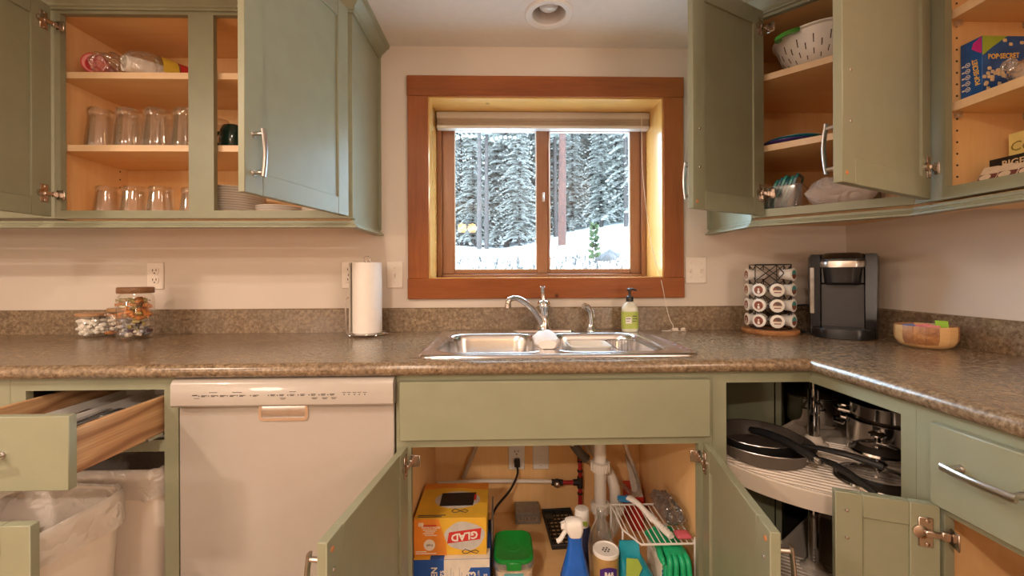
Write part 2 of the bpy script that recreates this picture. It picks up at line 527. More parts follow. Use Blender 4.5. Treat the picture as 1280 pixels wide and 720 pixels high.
def leaf(parent, H, F, z0, z1, s, name='door', t=.019, label=None, hinges=(), pull=None, frame=.058, screws=(), pull_L=.128, bumper=True, mats='sage'):
    """a shaker door leaf hung at H reaching to F (plan points of the inner face); s=+1 inner face looks left of H->F"""
    w = hypot(F[0] - H[0], F[1] - H[1]); rz = atan2(F[1] - H[1], F[0] - H[0]); h = z1 - z0
    y0, y1 = (-t, 0) if s > 0 else (0, t)
    m = MB(); fr = frame
    m.box(0, fr, y0, y1, 0, h, .0015); m.box(w - fr, w, y0, y1, 0, h, .0015)
    m.box(fr, w - fr, y0, y1, 0, fr, .0015); m.box(fr, w - fr, y0, y1, h - fr, h, .0015)
    o = bpy.data.objects.new(name, m.mesh(name, M[mats]))
    COL.objects.link(o); o.parent = parent
    if label: o['label'] = label
    base = WM[parent.name].inverted() @ Vector((H[0], H[1], z0))
    o.location = base; o.rotation_euler = (0, 0, rz)
    WM[o.name] = Matrix.Translation((H[0], H[1], z0)) @ Matrix.Rotation(rz, 4, 'Z')
    p = MB(); p.box(fr - .004, w - fr + .004, y0 + .007, y1 - .006, fr - .004, h - fr + .004)
    p.build('center_panel', M[mats], o, local=True)
    for k, zz in enumerate(hinges): hinge(o, zz, s)
    if screws:
        q = MB()
        for sx, sz in screws:
            q.ball((sx, .0005 * s, sz), .0042, .0025, .0042, 8, 4)
        q.build('screw', M['steel'], o, local=True)
    if bumper:
        q = MB()
        for sz in (.022, h - .022):
            q.lathe([(0, 0), (.0055, 0), (.0045, .002), (0, .0025)], n=10, M=Matrix.Translation((w - .018, 0, sz)) @ Matrix.Rotation(-s * pi / 2, 4, 'X'))
        q.build('bumper', M['peg'], o, local=True)
    if pull is not None:
        px_, pz, horiz = pull
        q = pull_mesh(pull_L)
        T = Matrix.Translation((px_, y0 if s > 0 else y1, pz))
        if s < 0: T = T @ Matrix.Rotation(pi, 4, 'Z')
        if horiz: T = T @ Matrix.Rotation(pi / 2, 4, 'Y')
        q.v = [T @ v for v in q.v]
        q.build('handle', M['nickel'], o, local=True)
    return o

def peg_holes(m, pts, axis, r=.003):
    for p in pts:
        d = {'x': Vector((1, 0, 0)), 'y': Vector((0, 1, 0))}[axis]
        m.cyl(Vector(p) - d * .0006, Vector(p) + d * .0006, r, n=8)

# ---------------------------------------------------------------- room shell
CEIL = 2.131
WX0, WX1, WZ0, WZ1 = -.310, .699, 1.138, 1.912          # rough opening of the window
RX = 1.51
m = MB()
m.box(-2.7, WX0, 0, .24, 0, CEIL); m.box(WX1, RX + .2, 0, .24, 0, CEIL)
m.box(WX0, WX1, 0, .24, 0, WZ0 - .012); m.box(WX0, WX1, 0, .24, WZ1 + .012, CEIL)
struct('wall_back', m, M['wall'])
struct('wall_right', MB().box(RX, RX + .15, -5.6, 0, 0, CEIL), M['wall'])
struct('wall_left', MB().box(-2.75, -2.6, -5.6, 0, 0, CEIL), M['wall'])
struct('wall_front', MB().box(-2.75, RX + .15, -5.75, -5.6, 0, CEIL), M['wall'])
struct('floor', MB().box(-2.75, RX + .15, -5.75, .24, -.1, 0), M['floor'])
# ceiling with the hole of the recessed light
CANX, CANY, CANR = .181, -.232, .066
m = MB()
ang = [2 * pi * k / 48 for k in range(48)]
ring = [(CANX + CANR * cos(a), CANY + CANR * sin(a), CEIL) for a in ang]
def edge_pt(a, hx=.12):
    k = hx / max(abs(cos(a)), abs(sin(a)))
    return (CANX + k * cos(a), CANY + k * sin(a), CEIL)
m.loft([ring, [edge_pt(a) for a in ang]], False, False)
xs = [-2.75, CANX - .12, CANX + .12, RX + .15]; ys = [-5.75, CANY - .12, CANY + .12, .24]
for i in range(3):
    for j in range(3):
        if i == 1 and j == 1: continue
        m.add([(xs[i], ys[j], CEIL), (xs[i + 1], ys[j], CEIL), (xs[i + 1], ys[j + 1], CEIL), (xs[i], ys[j + 1], CEIL)], [(0, 1, 2, 3)])
m.box(-2.75, RX + .15, -5.75, .24, CEIL + .22, CEIL + .3)
struct('ceiling', m, M['ceil'], angle=0)

# recessed can light (switched off), bulb visible
t = thing('recessed_light', 'round white recessed ceiling light with a frosted bulb, above the window', 'ceiling light', (CANX, CANY, CEIL))
m = MB(); m.lathe([(.062, -.001), (.066, -.006), (.086, -.008), (.091, -.004), (.091, 0.0), (.062, 0.0), (.062, -.001)], (CANX, CANY, CEIL), 40)
m.build('trim_ring', M['white'], t)
m = MB(); m.lathe([(.062, -.002), (.060, .02), (.056, .09), (.03, .125), (0.001, .126)], (CANX, CANY, CEIL), 40)
m.build('baffle', plain('can_baffle', (.62, .58, .55), .45, var=.02), t)
m = MB(); m.lathe([(.0005, .012), (.018, .014), (.033, .024), (.041, .042), (.038, .062), (.026, .085), (.018, .11), (.018, .124)], (CANX, CANY, CEIL), 32)
m.build('bulb', plain('frosted_bulb_glass', (.75, .74, .72), .18, var=.01, coat=.6), t)

# ---------------------------------------------------------------- window
m = MB()
tw_ = .0885
m.box(-.398, .786, -.020, 0, WZ1, 1.999, .002)
o = struct('trim_1', m, M['pine_h'], label='stained pine head casing above the window')
m = MB(); m.box(-.398, .786, -.020, 0, 1.051, WZ0, .002); struct('trim_2', m, M['pine_h'], label='stained pine casing below the window')
m = MB(); m.box(-.396, WX0, -.019, 0, WZ0, WZ1, .002); struct('trim_3', m, M['pine_v'], label='stained pine casing on the left of the window')
m = MB(); m.box(WX1, .784, -.019, 0, WZ0, WZ1, .002); struct('trim_4', m, M['pine_v'], label='stained pine casing on the right of the window')
w = bpy.data.objects.new('window_1', None); COL.objects.link(w); w.location = (.195, .1, WZ0); w.empty_display_size = .1
WM[w.name] = Matrix.Translation((.195, .1, WZ0)); w['kind'] = 'structure'; w['label'] = 'two pane wooden sliding window looking out on snowy forest'
e = .012
MB().box(WX0 - e, WX0 + .006, -.010, .25, WZ0 - e, WZ1 + e, .001).build('jamb', M['pine_jamb'], w)
MB().box(WX1 - .006, WX1 + e, -.010, .25, WZ0 - e, WZ1 + e, .001).build('jamb', M['pine_jamb'], w)
MB().box(WX0 + .006, WX1 - .006, -.010, .25, WZ1 - .006, WZ1 + e, .001).build('head_jamb', M['pine_jamb_h'], w)
MB().box(WX0 + .006, WX1 - .006, -.010, .25, WZ0 - e, WZ0 + .004, .001).build('sill', M['pine_jamb_h'], w)
ZB, ZT = WZ0 + .004, WZ1 - .006
def sash_frame(x0, x1, z0, z1, wl, wr, wb, wt, y0, y1, name, parent):
    o = None
    m = MB(); m.box(x0, x0 + wl, y0, y1, z0, z1, .003); m.box(x1 - wr, x1, y0, y1, z0, z1, .003)
    o = m.build(name, M['sash'], parent)
    q = MB(); q.box(x0 + wl, x1 - wr, y0, y1, z0, z0 + wb, .003); q.box(x0 + wl, x1 - wr, y0, y1, z1 - wt, z1, .003)
    q.build('rail', M['sash_h'], o)
    return o
sash_frame(WX0 + .006, WX1 - .006, ZB, ZT, .022, .022, .014, .05, .185, .25, 'frame', w)
a = sash_frame(-.282, .2215, ZB + .014, ZT - .05, .060, .054, .022, .018, .200, .226, 'sash', w)
MB().box(-.224, .1675, .211, .215, 1.174, 1.842).build('pane', M['glass'], a)
q = MB()
q.box(-.2225, -.2185, .1985, .2015, 1.176, 1.838); q.box(.1635, .1675, .1985, .2015, 1.176, 1.838)
q.box(-.2185, .1635, .1985, .2015, 1.176, 1.180)
q.build('glazing_strip', M['white'], a)
b = sash_frame(.2215, .671, ZB + .014, ZT - .05, .010, .050, .022, .018, .205, .230, 'sash', w)
MB().box(.229, .624, .216, .220, 1.174, 1.842).build('pane', M['glass'], b)
q = MB(); q.box(.2315, .2355, .2035, .2065, 1.176, 1.838); q.box(.617, .621, .2035, .2065, 1.176, 1.838); q.box(.2355, .617, .2035, .2065, 1.176, 1.180)
q.build('glazing_strip', M['white'], b)
q = MB(); q.box(.195, .207, .190, .200, 1.50, 1.545, .003); q.box(.199, .203, .182, .192, 1.515, 1.53, .002)
q.build('latch', M['nickel'], w)

# roller blind rolled up at the head, with its cord
M['blind'] = plain('tan_blind_fabric', (.42, .33, .26), .8, var=.03, bump=.2, bs=500)
t = thing('window_blind', 'tan cellular blind drawn up under the window head, with a long pull cord', 'window blind', (.195, .15, 1.905))
MB().box(-.297, .692, .132, .172, 1.872, 1.905, .003).build('headrail', plain('blind_headrail', (.50, .44, .38), .5, var=.02), t)
m = MB()
for k in range(6): m.box(-.294, .689, .130 + .002 * (k % 2), .170, 1.842 + k * .005, 1.8465 + k * .005, .0015)
m.build('folded_fabric', M['blind'], t)
MB().box(-.296, .691, .130, .172, 1.828, 1.842, .003).build('bottom_rail', plain('blind_bottom_rail', (.72, .70, .68), .35, var=.02), t)
cord_pts = bez([(.652, .128, 1.874), (.655, .12, 1.60), (.668, .06, 1.30), (.684, -.022, 1.12), (.700, -.026, 1.03), (.712, -.036, .965), (.722, -.052, .930), (.70, -.06, .9165), (.668, -.066, .9165), (.69, -.079, .9165), (.73, -.075, .9165), (.765, -.078, .9165)], 8)
MB().tube(cord_pts, .0013, 5).build('pull_cord', M['ivory'], t)
m = MB()
m.lathe([(0, 0), (.004, .001), (.0065, .012), (.0065, .022), (.003, .026), (0, .026)], n=12, M=Matrix.Translation((.712, -.064, .921)) @ Matrix.Rotation(pi / 2, 4, 'Y'))
m.lathe([(0, 0), (.004, .001), (.006, .008), (.006, .016), (.003, .019), (0, .019)], n=12, M=Matrix.Translation((.746, -.068, .9205)) @ Matrix.Rotation(pi / 2 - .2, 4, 'Y') )
m.build('cord_tassel', M['ivory'], t)

# ---------------------------------------------------------------- outdoors
def hill(x, y):
    d = y - .3
    z = .35 + .118 * d + .0165 * max(0, x) * min(d, 40) * .55 + .12 * sin(x * .5 + y * .23) * min(1, d / 8)
    return z
m = MB()
m.grid(lambda u, v: ((u - .5) * (14 + 130 * v), .4 + 75 * v * v, hill((u - .5) * (14 + 130 * v), .4 + 75 * v * v) + .03 * sin(u * 90) * sin(v * 60)), 70, 60)
struct('ground', m, M['snow'], label='snow covered slope rising towards the forest')

def conifer(name, h, rbase, nwhorl, seed, droop, bare=.05, trunk_r=.16, crownfrac=1.0, bark='bark_d', needles='fir', label='', group=None, dens=6, qs=1.0):
    R = random.Random(seed)
    t = thing(name, label, 'tree', (0, 0, -50), group=group)
    m = MB()
    pts = [(0.03 * sin(k), .03 * cos(k * 1.7), h * k / 6) for k in range(7)]
    m.tube(pts, [trunk_r * (1.15 if k == 0 else 1) * (1 - .85 * (k / 6) ** 1.2) for k in range(7)], 9)
    m.build('trunk', M[bark], t, local=True)
    f = MB()
    for i in range(nwhorl):
        u = (i + .5) / nwhorl
        z = h * (bare + (1 - bare) * u)
        L0 = rbase * ((1 - u) ** .75 if crownfrac == 1.0 else min(1, 2.2 * (1 - u)) * (.55 + .45 * R.random())) + .12 * qs
        nb = max(4, int(dens * (1 - .35 * u)))
        a0 = R.random() * 6.28
        for k in range(nb):
            a = a0 + 2 * pi * (k + .5 * R.random()) / nb
            L = L0 * (.72 + .45 * R.random()); d = droop * (.6 + .7 * R.random())
            ca, sa = cos(a), sin(a)
            zz = z + .25 * qs * R.random()
            ns = max(4, int(L / .22))
            for j in range(ns):
                q = (j + .6) / ns
                rad = L * q; dz = zz + .18 * rad - d * rad * rad / max(L, .4)
                wv = qs * (.10 + .26 * L * (1 - .75 * q) * (.35 + R.random() * .6))
                for sgn in (-1, 1):
                    tip = rad + .55 * wv
                    jz = -.30 * wv * R.random() - .05
                    f.add([(rad * ca, rad * sa, dz), ((rad + .16 * qs) * ca, (rad + .16 * qs) * sa, dz + .03),
                           (tip * ca - sgn * wv * sa, tip * sa + sgn * wv * ca, dz + jz),
                           ((rad - .02) * ca - sgn * wv * .45 * sa, (rad - .02) * sa + sgn * wv * .45 * ca, dz + jz * .8)], [(0, 1, 2, 3)])
    f.build('foliage', M[needles], t, local=True, angle=0)
    return t
firA = conifer('fir_tree', 13, 2.3, 42, 3, .55, label='snowy fir standing at the edge of the clearing', group='snowy firs at the forest edge', dens=9)
firB = conifer('fir_tree', 17, 2.7, 46, 5, .62, bare=.04, label='tall snow dusted fir in the forest behind', group='tall firs deep in the forest', dens=9)
pineA = conifer('pine_tree', 22, 2.6, 26, 8, .35, bare=.22, trunk_r=.095, crownfrac=.5, needles='fir2', label='grey trunked pine at the left of the view, first of the pair', dens=6)
pineR = conifer('pine_tree', 24, 2.6, 22, 9, .35, bare=.36, trunk_r=.155, crownfrac=.5, bark='bark_r', needles='fir2', label='large pine with reddish bark seen through the right pane', dens=6)
sapling = conifer('sapling', .9, .06, 9, 12, .3, qs=.42, trunk_r=.014, needles='fir2', label='small thin sapling standing in the snow before the trees', dens=4, bare=.18)

def at(pxx, dist):
    """plan point seen at a column of the view, at a distance from the camera"""
    a = math.atan((pxx - 640) / 521) + .0248
    return dist * sin(a), dist * cos(a) - 1.791
def plant(tree, pxx, dist, rz=0, label=None, group=None, first=False, sc=1.0):
    x, y = at(pxx, dist)
    if first:
        o = tree; o.location = (x, y, hill(x, y) - .05); o.rotation_euler = (0, 0, rz)
    else:
        o = dup(tree, (x, y, hill(x, y) - .05), rz, label, group)
    o.scale = (sc, sc, sc)
    return o
plant(pineR, 703, 17.0, .3, first=True)
plant(pineA, 599, 17.5, 0, first=True)
plant(pineA, 609, 18.5, 2.2, 'grey trunked pine close behind its twin at the left', sc=.95)
plant(pineA, 639, 24, 1.1, 'dark slender pine rising in the middle of the left pane', sc=.9)
plant(pineA, 577, 21, 4.0, 'pine at the far left edge of the left pane', sc=.95)
plant(pineA, 695, 21, 3.0, 'grey pine trunk just behind the reddish one', sc=.95)
plant(pineA, 727, 27, 5.0, 'thin distant pine to the right of the reddish trunk', sc=.85)
plant(pineA, 783, 20, 2.6, 'grey pine at the right edge of the right pane', sc=.95)
plant(sapling, 743, 9.5, 0, first=True)
_r = random.Random(4)
near = [(566, 21), (584, 23), (592, 20.5), (621, 22), (633, 21), (650, 20), (664, 22.5), (690, 24), (716, 22), (738, 25), (752, 21.5), (771, 23), (797, 21), (815, 24), (545, 22)]
ORD = ['first', 'second', 'third', 'fourth', 'fifth', 'sixth', 'seventh', 'eighth', 'ninth', 'tenth', 'eleventh', 'twelfth', 'thirteenth', 'fourteenth', 'fifteenth', 'sixteenth', 'seventeenth', 'eighteenth', 'nineteenth', 'twentieth', 'twenty-first']
near += [(440, 20), (470, 22), (505, 21), (850, 22), (890, 20), (930, 21)]
near.sort()
for i, (p, d) in enumerate(near):
    lab = 'snowy fir at the edge of the clearing, %s from the left' % ORD[i]
    o = plant(firA, p, d, _r.random() * 6, lab, 'snowy firs at the forest edge', first=(i == 0), sc=.5 + .35 * _r.random())
    o['label'] = lab
for row, dist in enumerate((28, 37)):
    for i in range(11):
        p = 480 + (i + .5 * (row % 2) + .3 * _r.random()) * 36
        lab = 'tall fir in the %s row of the forest, %s from the left' % (('nearer', 'farther')[row], ORD[i])
        o = plant(firB, p, dist + 3 * _r.random(), _r.random() * 6, lab, 'tall firs deep in the forest', first=(row == 0 and i == 0), sc=.75 + .4 * _r.random())
        o['label'] = lab
for i, (p, d, r_) in enumerate(((762, 11.2, .24), (757, 10.4, .22))):
    x, y = at(p, d); mm = MB(); bmx = bmesh.new(); bmesh.ops.create_icosphere(bmx, subdivisions=2, radius=r_)
    for v in bmx.verts: v.co = Vector((v.co.x * 1.25, v.co.y, v.co.z * .8)) * (.8 + .4 * random.Random(int(v.co.x * 9999) + i).random())
    mm.bm(bmx)
    single('rock', mm, M['rock'], ('rounded grey rock in the snow, higher of two', 'flat grey rock in the snow, lower of two')[i], 'rock', (x, y, hill(x, y) + .02))
m = MB()
for i in range(560):
    d = 6.5 + 5 * _r.random(); p = 562 + 232 * _r.random(); x, y = at(p, d); z = hill(x, y) - .02
    for j in range(3):
        hh = .06 + .20 * _r.random(); dx, dy = .12 * (_r.random() - .5), .09 * (_r.random() - .5)
        m.add([(x - .010, y, z), (x + .010, y, z), (x + dx, y + dy, z + hh)], [(0, 1, 2)])
o = m.build('dry_grass', M['weed'], angle=0); o['kind'] = 'stuff'; o['label'] = 'dry grass stalks poking out of the snow'; o['category'] = 'grass'

# hanging lamp with two amber shades in the room behind (its reflection shows in the left pane)
t = thing('hanging_lamp', 'hanging lamp with two glowing amber shades, mirrored in the left window pane', 'lamp', (-.51, -4.0, 1.74))
_n = NT('glowing_amber_glass'); _e = _n.n('Emission', Color=(1.0, .60, .22), Strength=26.0); _n.l(_e.outputs[0], _n.out.inputs[0])
for x in (-.585, -.435):
    m = MB(); m.lathe([(.001, .03), (.045, .035), (.068, .075), (.070, .11), (.050, .15), (.02, .165), (.001, .165)], (x, -4.0, 1.74), 20); m.build('shade', _n.m, t)
m = MB(); m.tube([(-.585, -4, 1.905), (-.585, -4, 1.95), (-.51, -4, 1.99), (-.435, -4, 1.95), (-.435, -4, 1.905)], .006, 8); m.cyl((-.51, -4, 1.985), (-.51, -4, 2.1305), .006, n=8)
m.build('stem', M['black'], t)
# ---------------------------------------------------------------- wall cabinets
ZF0, ZF1 = 1.355, 2.090       # face frame bottom and top
ZO0, ZO1 = 1.382, 2.062       # door openings
RAIL = [(0, 1.345), (.006, 1.345), (.006, 1.337), (.011, 1.335), (.013, 1.329), (.020, 1.327), (.020, 1.321), (-.018, 1.321), (-.018, 1.345)]
CROWN = [(0, 2.072), (.008, 2.072), (.008, 2.079), (.013, 2.082), (.013, 2.089), (.018, 2.094), (.030, 2.104), (.036, 2.113), (.044, 2.116), (.048, 2.1305), (-.01, 2.1305)]

# --- left wall cabinet
X0, X1 = -1.576, -.521
cab = thing('wall_cabinet', 'sage green wall cabinet left of the window, both doors open on glasses and plates', 'cabinet', (-1.05, -.16, ZF0))
m = MB()
m.box(X0, -1.519, -.315, -.296, ZF0, ZF1); m.box(-1.086, -1.000, -.315, -.296, ZF0, ZF1); m.box(-.567, X1, -.315, -.296, ZF0, ZF1)
for a, b in ((-1.519, -1.086), (-1.000, -.567)):
    m.box(a, b, -.315, -.296, ZF0, ZO0); m.box(a, b, -.315, -.296, ZO1, ZF1)
m.build('face_frame', M['sage'], cab)
MB().box(X0, X0 + .02, -.296, -.002, 1.36, ZF1).build('side_panel', M['maple'], cab); MB().box(X1 - .024, X1 - .012, -.296, -.002, 1.36, ZF1).build('side_panel', M['maple'], cab)
MB().box(X0 + .02, X1 - .024, -.012, -.002, 1.36, ZF1).build('back_panel', M['maple'], cab)
MB().box(X0 + .02, X1 - .024, -.296, -.012, 1.360, 1.376).build('bottom_panel', M['maple_x'], cab)
MB().box(X0 + .02, X1 - .024, -.296, -.012, 2.066, 2.082).build('top_panel', M['maple_x'], cab)
MB().box(X1 - .012, X1, -.296, -.002, ZF0 - .008, ZF1).build('end_panel', M['sage'], cab)
MB().box(X1 - .003, X1 + .010, -.014, -.001, 1.345, 2.11).build('scribe_strip', M['sage'], cab)
for z in (1.594, 1.850):
    o = MB().box(X0 + .021, X1 - .025, -.288, -.014, z, z + .022).build('shelf', M['maple_x'], cab)
    MB().box(X0 + .021, X1 - .025, -.2905, -.288, z, z + .022).build('edge_band', M['maple_edge'], o)
m = MB(); z = 1.42
while z < 2.04:
    peg_holes(m, [(X0 + .0202, -.262, z), (X0 + .0202, -.05, z)], 'x'); z += .032
m.build('peg_holes', M['hole'], cab, kind='stuff')
m = MB(); sweep(m, [(X0, -.315), (X1, -.315), (X1, -.001)], RAIL); m.build('light_rail', M['sage'], cab)
m = MB(); sweep(m, [(X0, -.315), (X1, -.315), (X1, -.001)], CROWN); m.build('crown_molding', M['sage'], cab)
leaf(cab, (-1.527, -.337), (-1.543, -.797), 1.358, 2.074, 1, hinges=(.075, .655), label='left door, swung open towards the camera')
leaf(cab, (-.545, -.335), (-.638, -.765), 1.358, 2.074, -1, hinges=(.075, .655), pull=(.412, .100, False), pull_L=.096, label='right door, swung open, lit by the window')

# --- the neighbouring wall cabinet at the left edge
c2 = thing('wall_cabinet', 'closed sage wall cabinet mostly hidden behind the open door at the left edge', 'cabinet', (-2.05, -.16, ZF0))
MB().box(-2.5, X0 - .001, -.315, -.002, 1.356, ZF1, .001).build('body', M['sage'], c2)
m = MB(); sweep(m, [(-2.5, -.315), (X0 - .001, -.315)], RAIL); m.build('light_rail', M['sage'], c2)
m = MB(); sweep(m, [(-2.5, -.315), (X0 - .001, -.315)], CROWN); m.build('crown_molding', M['sage'], c2)

# --- diagonal corner wall cabinet
A, B, C, D, E_ = (.905, -.001), (.905, -.305), (1.205, -.605), (1.509, -.605), (1.509, -.001)
cc = thing('corner_cabinet', 'sage diagonal corner wall cabinet holding a colander and plastic containers', 'cabinet', (1.25, -.25, ZF0))
dv = Vector((C[0] - B[0], C[1] - B[1], 0)); DL = dv.length; dv.normalize(); dn = Vector((-dv.y, dv.x, 0))   # dn points inwards (+x,+y)
def dg(u, d): p = Vector((B[0], B[1], 0)) + dv * u + dn * d; return (p.x, p.y)
def dbox(m, u0, u1, d0, d1, z0, z1): m.prism([dg(u0, d0), dg(u1, d0), dg(u1, d1), dg(u0, d1)], z0, z1); return m
m = MB()
dbox(m, 0, .028, 0, .019, ZF0, ZF1); dbox(m, DL - .028, DL, 0, .019, ZF0, ZF1)
dbox(m, .028, DL - .028, 0, .019, ZF0, ZO0); dbox(m, .028, DL - .028, 0, .019, ZO1, ZF1)
m.build('face_frame', M['sage'], cc)
MB().box(.905, .915, -.303, -.001, ZF0 - .008, ZF1).build('end_panel', M['sage'], cc)
MB().box(.893, .908, -.014, -.001, 1.345, 2.11).build('scribe_strip', M['sage'], cc)
MB().box(.9155, .926, -.296, -.012, 1.36, ZF1).build('side_panel', M['maple'], cc)
MB().box(.926, 1.498, -.012, -.002, 1.36, ZF1).build('back_panel', M['maple'], cc)
MB().box(1.498, 1.508, -.605, -.002, 1.36, ZF1).build('back_panel', M['maple'], cc)
MB().box(1.23, 1.498, -.605, -.594, 1.36, ZF1).build('side_panel', M['maple'], cc)
def pent(off=0.0):
    return [(.927, -.013), (.927, -.300), dg(.03, .022 + off), dg(DL - .03, .022 + off), (1.222, -.592), (1.497, -.592), (1.497, -.013)]
MB().prism(pent(), 1.360, 1.376).build('bottom_panel', M['maple_x'], cc)
MB().prism(pent(), 2.066, 2.082).build('top_panel', M['maple_x'], cc)
for z in (1.594, 1.850):
    o = MB().prism(pent(.012), z, z + .022).build('shelf', M['maple_x'], cc)
    m = MB(); dbox(m, .030, DL - .030, .0315, .034, z, z + .022); m.build('edge_band', M['maple_edge'], o)
m = MB(); sweep(m, [(.905, -.001), B, C], RAIL); m.build('light_rail', M['sage'], cc)
m = MB(); sweep(m, [(.905, -.001), B, C], CROWN); m.build('crown_molding', M['sage'], cc)
leaf(cc, (.922, -.352), (.592, -.520), 1.358, 2.074, 1, hinges=(.075, .655), label='door swung open to the left, inside face showing', screws=((.34, .13), (.34, .25)), pull=(.345, .095, False), pull_L=.096)

# --- right wall cabinet
rc = thing('wall_cabinet', 'sage wall cabinet on the right wall with popcorn and tea on its shelves', 'cabinet', (1.36, -.95, ZF0))
YF, YN = -.606, -1.24
m = MB()
m.box(1.205, 1.224, -.690, YF, ZF0, ZF1); m.box(1.205, 1.224, YN, -1.16, ZF0, ZF1)
m.box(1.205, 1.224, -1.16, -.690, ZF0, ZO0 + .005); m.box(1.205, 1.224, -1.16, -.690, ZO1, ZF1)
m.build('face_frame', M['sage'], rc)
MB().box(1.224, 1.508, -.668, -.656, 1.36, ZF1).build('side_panel', M['maple'], rc); MB().box(1.224, 1.508, -1.24, -1.228, 1.36, ZF1).build('side_panel', M['maple'], rc)
MB().box(1.498, 1.508, -1.228, -.668, 1.36, ZF1).build('back_panel', M['maple'], rc)
MB().box(1.224, 1.498, -1.228, -.668, 1.363, 1.379).build('bottom_panel', M['maple_x'], rc)
MB().box(1.224, 1.498, -1.228, -.668, 2.066, 2.082).build('top_panel', M['maple_x'], rc)
for z in (1.597, 1.850):
    o = MB().box(1.240, 1.496, -1.226, -.669, z, z + .024).build('shelf', M['maple_x'], rc)
    MB().box(1.2375, 1.240, -1.226, -.669, z, z + .024).build('edge_band', M['maple_edge'], o)
    for x in (1.258, 1.455):
        q = MB(); q.box(x - .008, x + .008, -.682, -.6685, z - .016, z - .0005, .002); q.build('shelf_clip', M['clearplastic'], rc)
m = MB(); z = 1.42
while z < 2.04:
    peg_holes(m, [(1.262, -.6682, z), (1.455, -.6682, z)], 'y'); z += .032
m.build('peg_holes', M['hole'], rc, kind='stuff')
m = MB(); sweep(m, [(1.205, YF), (1.205, YN)], RAIL); m.build('light_rail', M['sage'], rc)
m = MB(); sweep(m, [(1.205, YF), (1.205, YN)], CROWN); m.build('crown_molding', M['sage'], rc)
m = MB(); m.box(1.243, 1.50, -1.22, -.62, 1.338, 1.3545); m.box(1.243, 1.27, -1.22, -.62, 1.325, 1.338); m.build('underside_strip', M['maple_x'], rc)
leaf(rc, (1.188, -.668), (.755, -.888), 1.358, 2.074, 1, hinges=(.085, .655), pull=(.452, .088, False), pull_L=.096, label='door swung open in front of the corner cabinet, inside face showing',
     screws=((.45, .14), (.45, .255)))
# small white under-cabinet light bar
t = thing('light_bar', 'slim white light bar under the right wall cabinet', 'light', (1.36, -.95, 1.31))
MB().box(1.30, 1.42, -1.2, -.82, 1.306, 1.3245, .004).build('housing', M['white'], t)

# ---------------------------------------------------------------- wall plates
def plate(x, z, w=.0699, h=.1143, y=-.0005, label='', kind='outlet', name='wall_outlet', group=None, mat_='ivory'):
    t = thing(name, label, 'outlet' if kind in ('outlet', 'gfci') else 'switch', (x, y, z), group=group)
    MB().box(x - w / 2, x + w / 2, y - .006, y, z - h / 2, z + h / 2, .003).build('cover_plate', M[mat_], t)
    if kind == 'outlet':
        for dz in (.0195, -.0195):
            q = MB(); q.prism([(u, v) for u, v in rr(0, 0, .034, .029, .012, 5)], 0, .0025, M=Matrix.Translation((x, y - .006, z + dz)) @ Matrix.Rotation(pi / 2, 4, 'X'))
            o = q.build('receptacle', M[mat_], t)
            q = MB(); q.box(x - .0085, x - .0055, y - .0092, y - .008, z + dz - .001, z + dz + .0085); q.box(x + .0055, x + .0085, y - .0092, y - .008, z + dz, z + dz + .0085)
            q.cyl((x, y - .0092, z + dz - .008), (x, y - .008, z + dz - .008), .003, n=8)
            q.build('slots', M['hole'], o)
    elif kind == 'gfci':
        q = MB().box(x - .0165, x + .0165, y - .009, y - .005, z - .034, z + .034, .002); o = q.build('receptacle', M[mat_], t)
        q = MB()
        for dz in (.02, -.022):
            q.box(x - .0085, x - .0055, y - .0098, y - .0088, z + dz - .001, z + dz + .008); q.box(x + .0055, x + .0085, y - .0098, y - .0088, z + dz, z + dz + .008)
            q.cyl((x, y - .0098, z + dz - .008), (x, y - .0088, z + dz - .008), .003, n=8)
        q.box(x - .006, x + .006, y - .0098, y - .0088, z - .0045, z - .0005); q.box(x - .006, x + .006, y - .0098, y - .0088, z + .0005, z + .0045)
        q.build('slots', M['hole'], o)
    elif kind in ('toggle', 'toggle2'):
        for dx in ((0,) if kind == 'toggle' else (-.023, .023)):
            q = MB(); q.box(x + dx - .005, x + dx + .005, y - .0072, y - .0055, z - .012, z + .012, .0008)
            q.loft([[(x + dx + sx * .0042, y - .006, z + sz * .0075 - .001) for sx, sz in ((-1, -1), (1, -1), (1, 1), (-1, 1))],
                    [(x + dx + sx * .0034, y - .020, z + sz * .0038 - .008) for sx, sz in ((-1, -1), (1, -1), (1, 1), (-1, 1))]])
            q.build('toggle', M[mat_], t)
    q = MB()
    for dz in ((0,) if kind == 'outlet' else (.03, -.03) if kind.startswith('toggle') else (.0485, -.0485) if kind == 'gfci' else (.0, -.04)):
        for dx in ((0,) if kind != 'toggle2' else (-.023, .023)):
            q.ball((x + dx, y - .0062, z + dz), .0028, .0012, .0028, 8, 4)
    q.build('screw', M['nickel'], t)
    return t
plate(-1.454, 1.1545, label='ivory duplex outlet on the wall behind the glass jars')
plate(-.645, 1.1545, kind='gfci', label='ivory outlet with square face left of the paper towels')
plate(-.455, 1.1545, kind='toggle', name='light_switch', label='single ivory switch between the paper towels and the window')
plate(.842, 1.169, w=.093, h=.1143, kind='toggle2', name='light_switch', label='double ivory toggle switch right of the window')
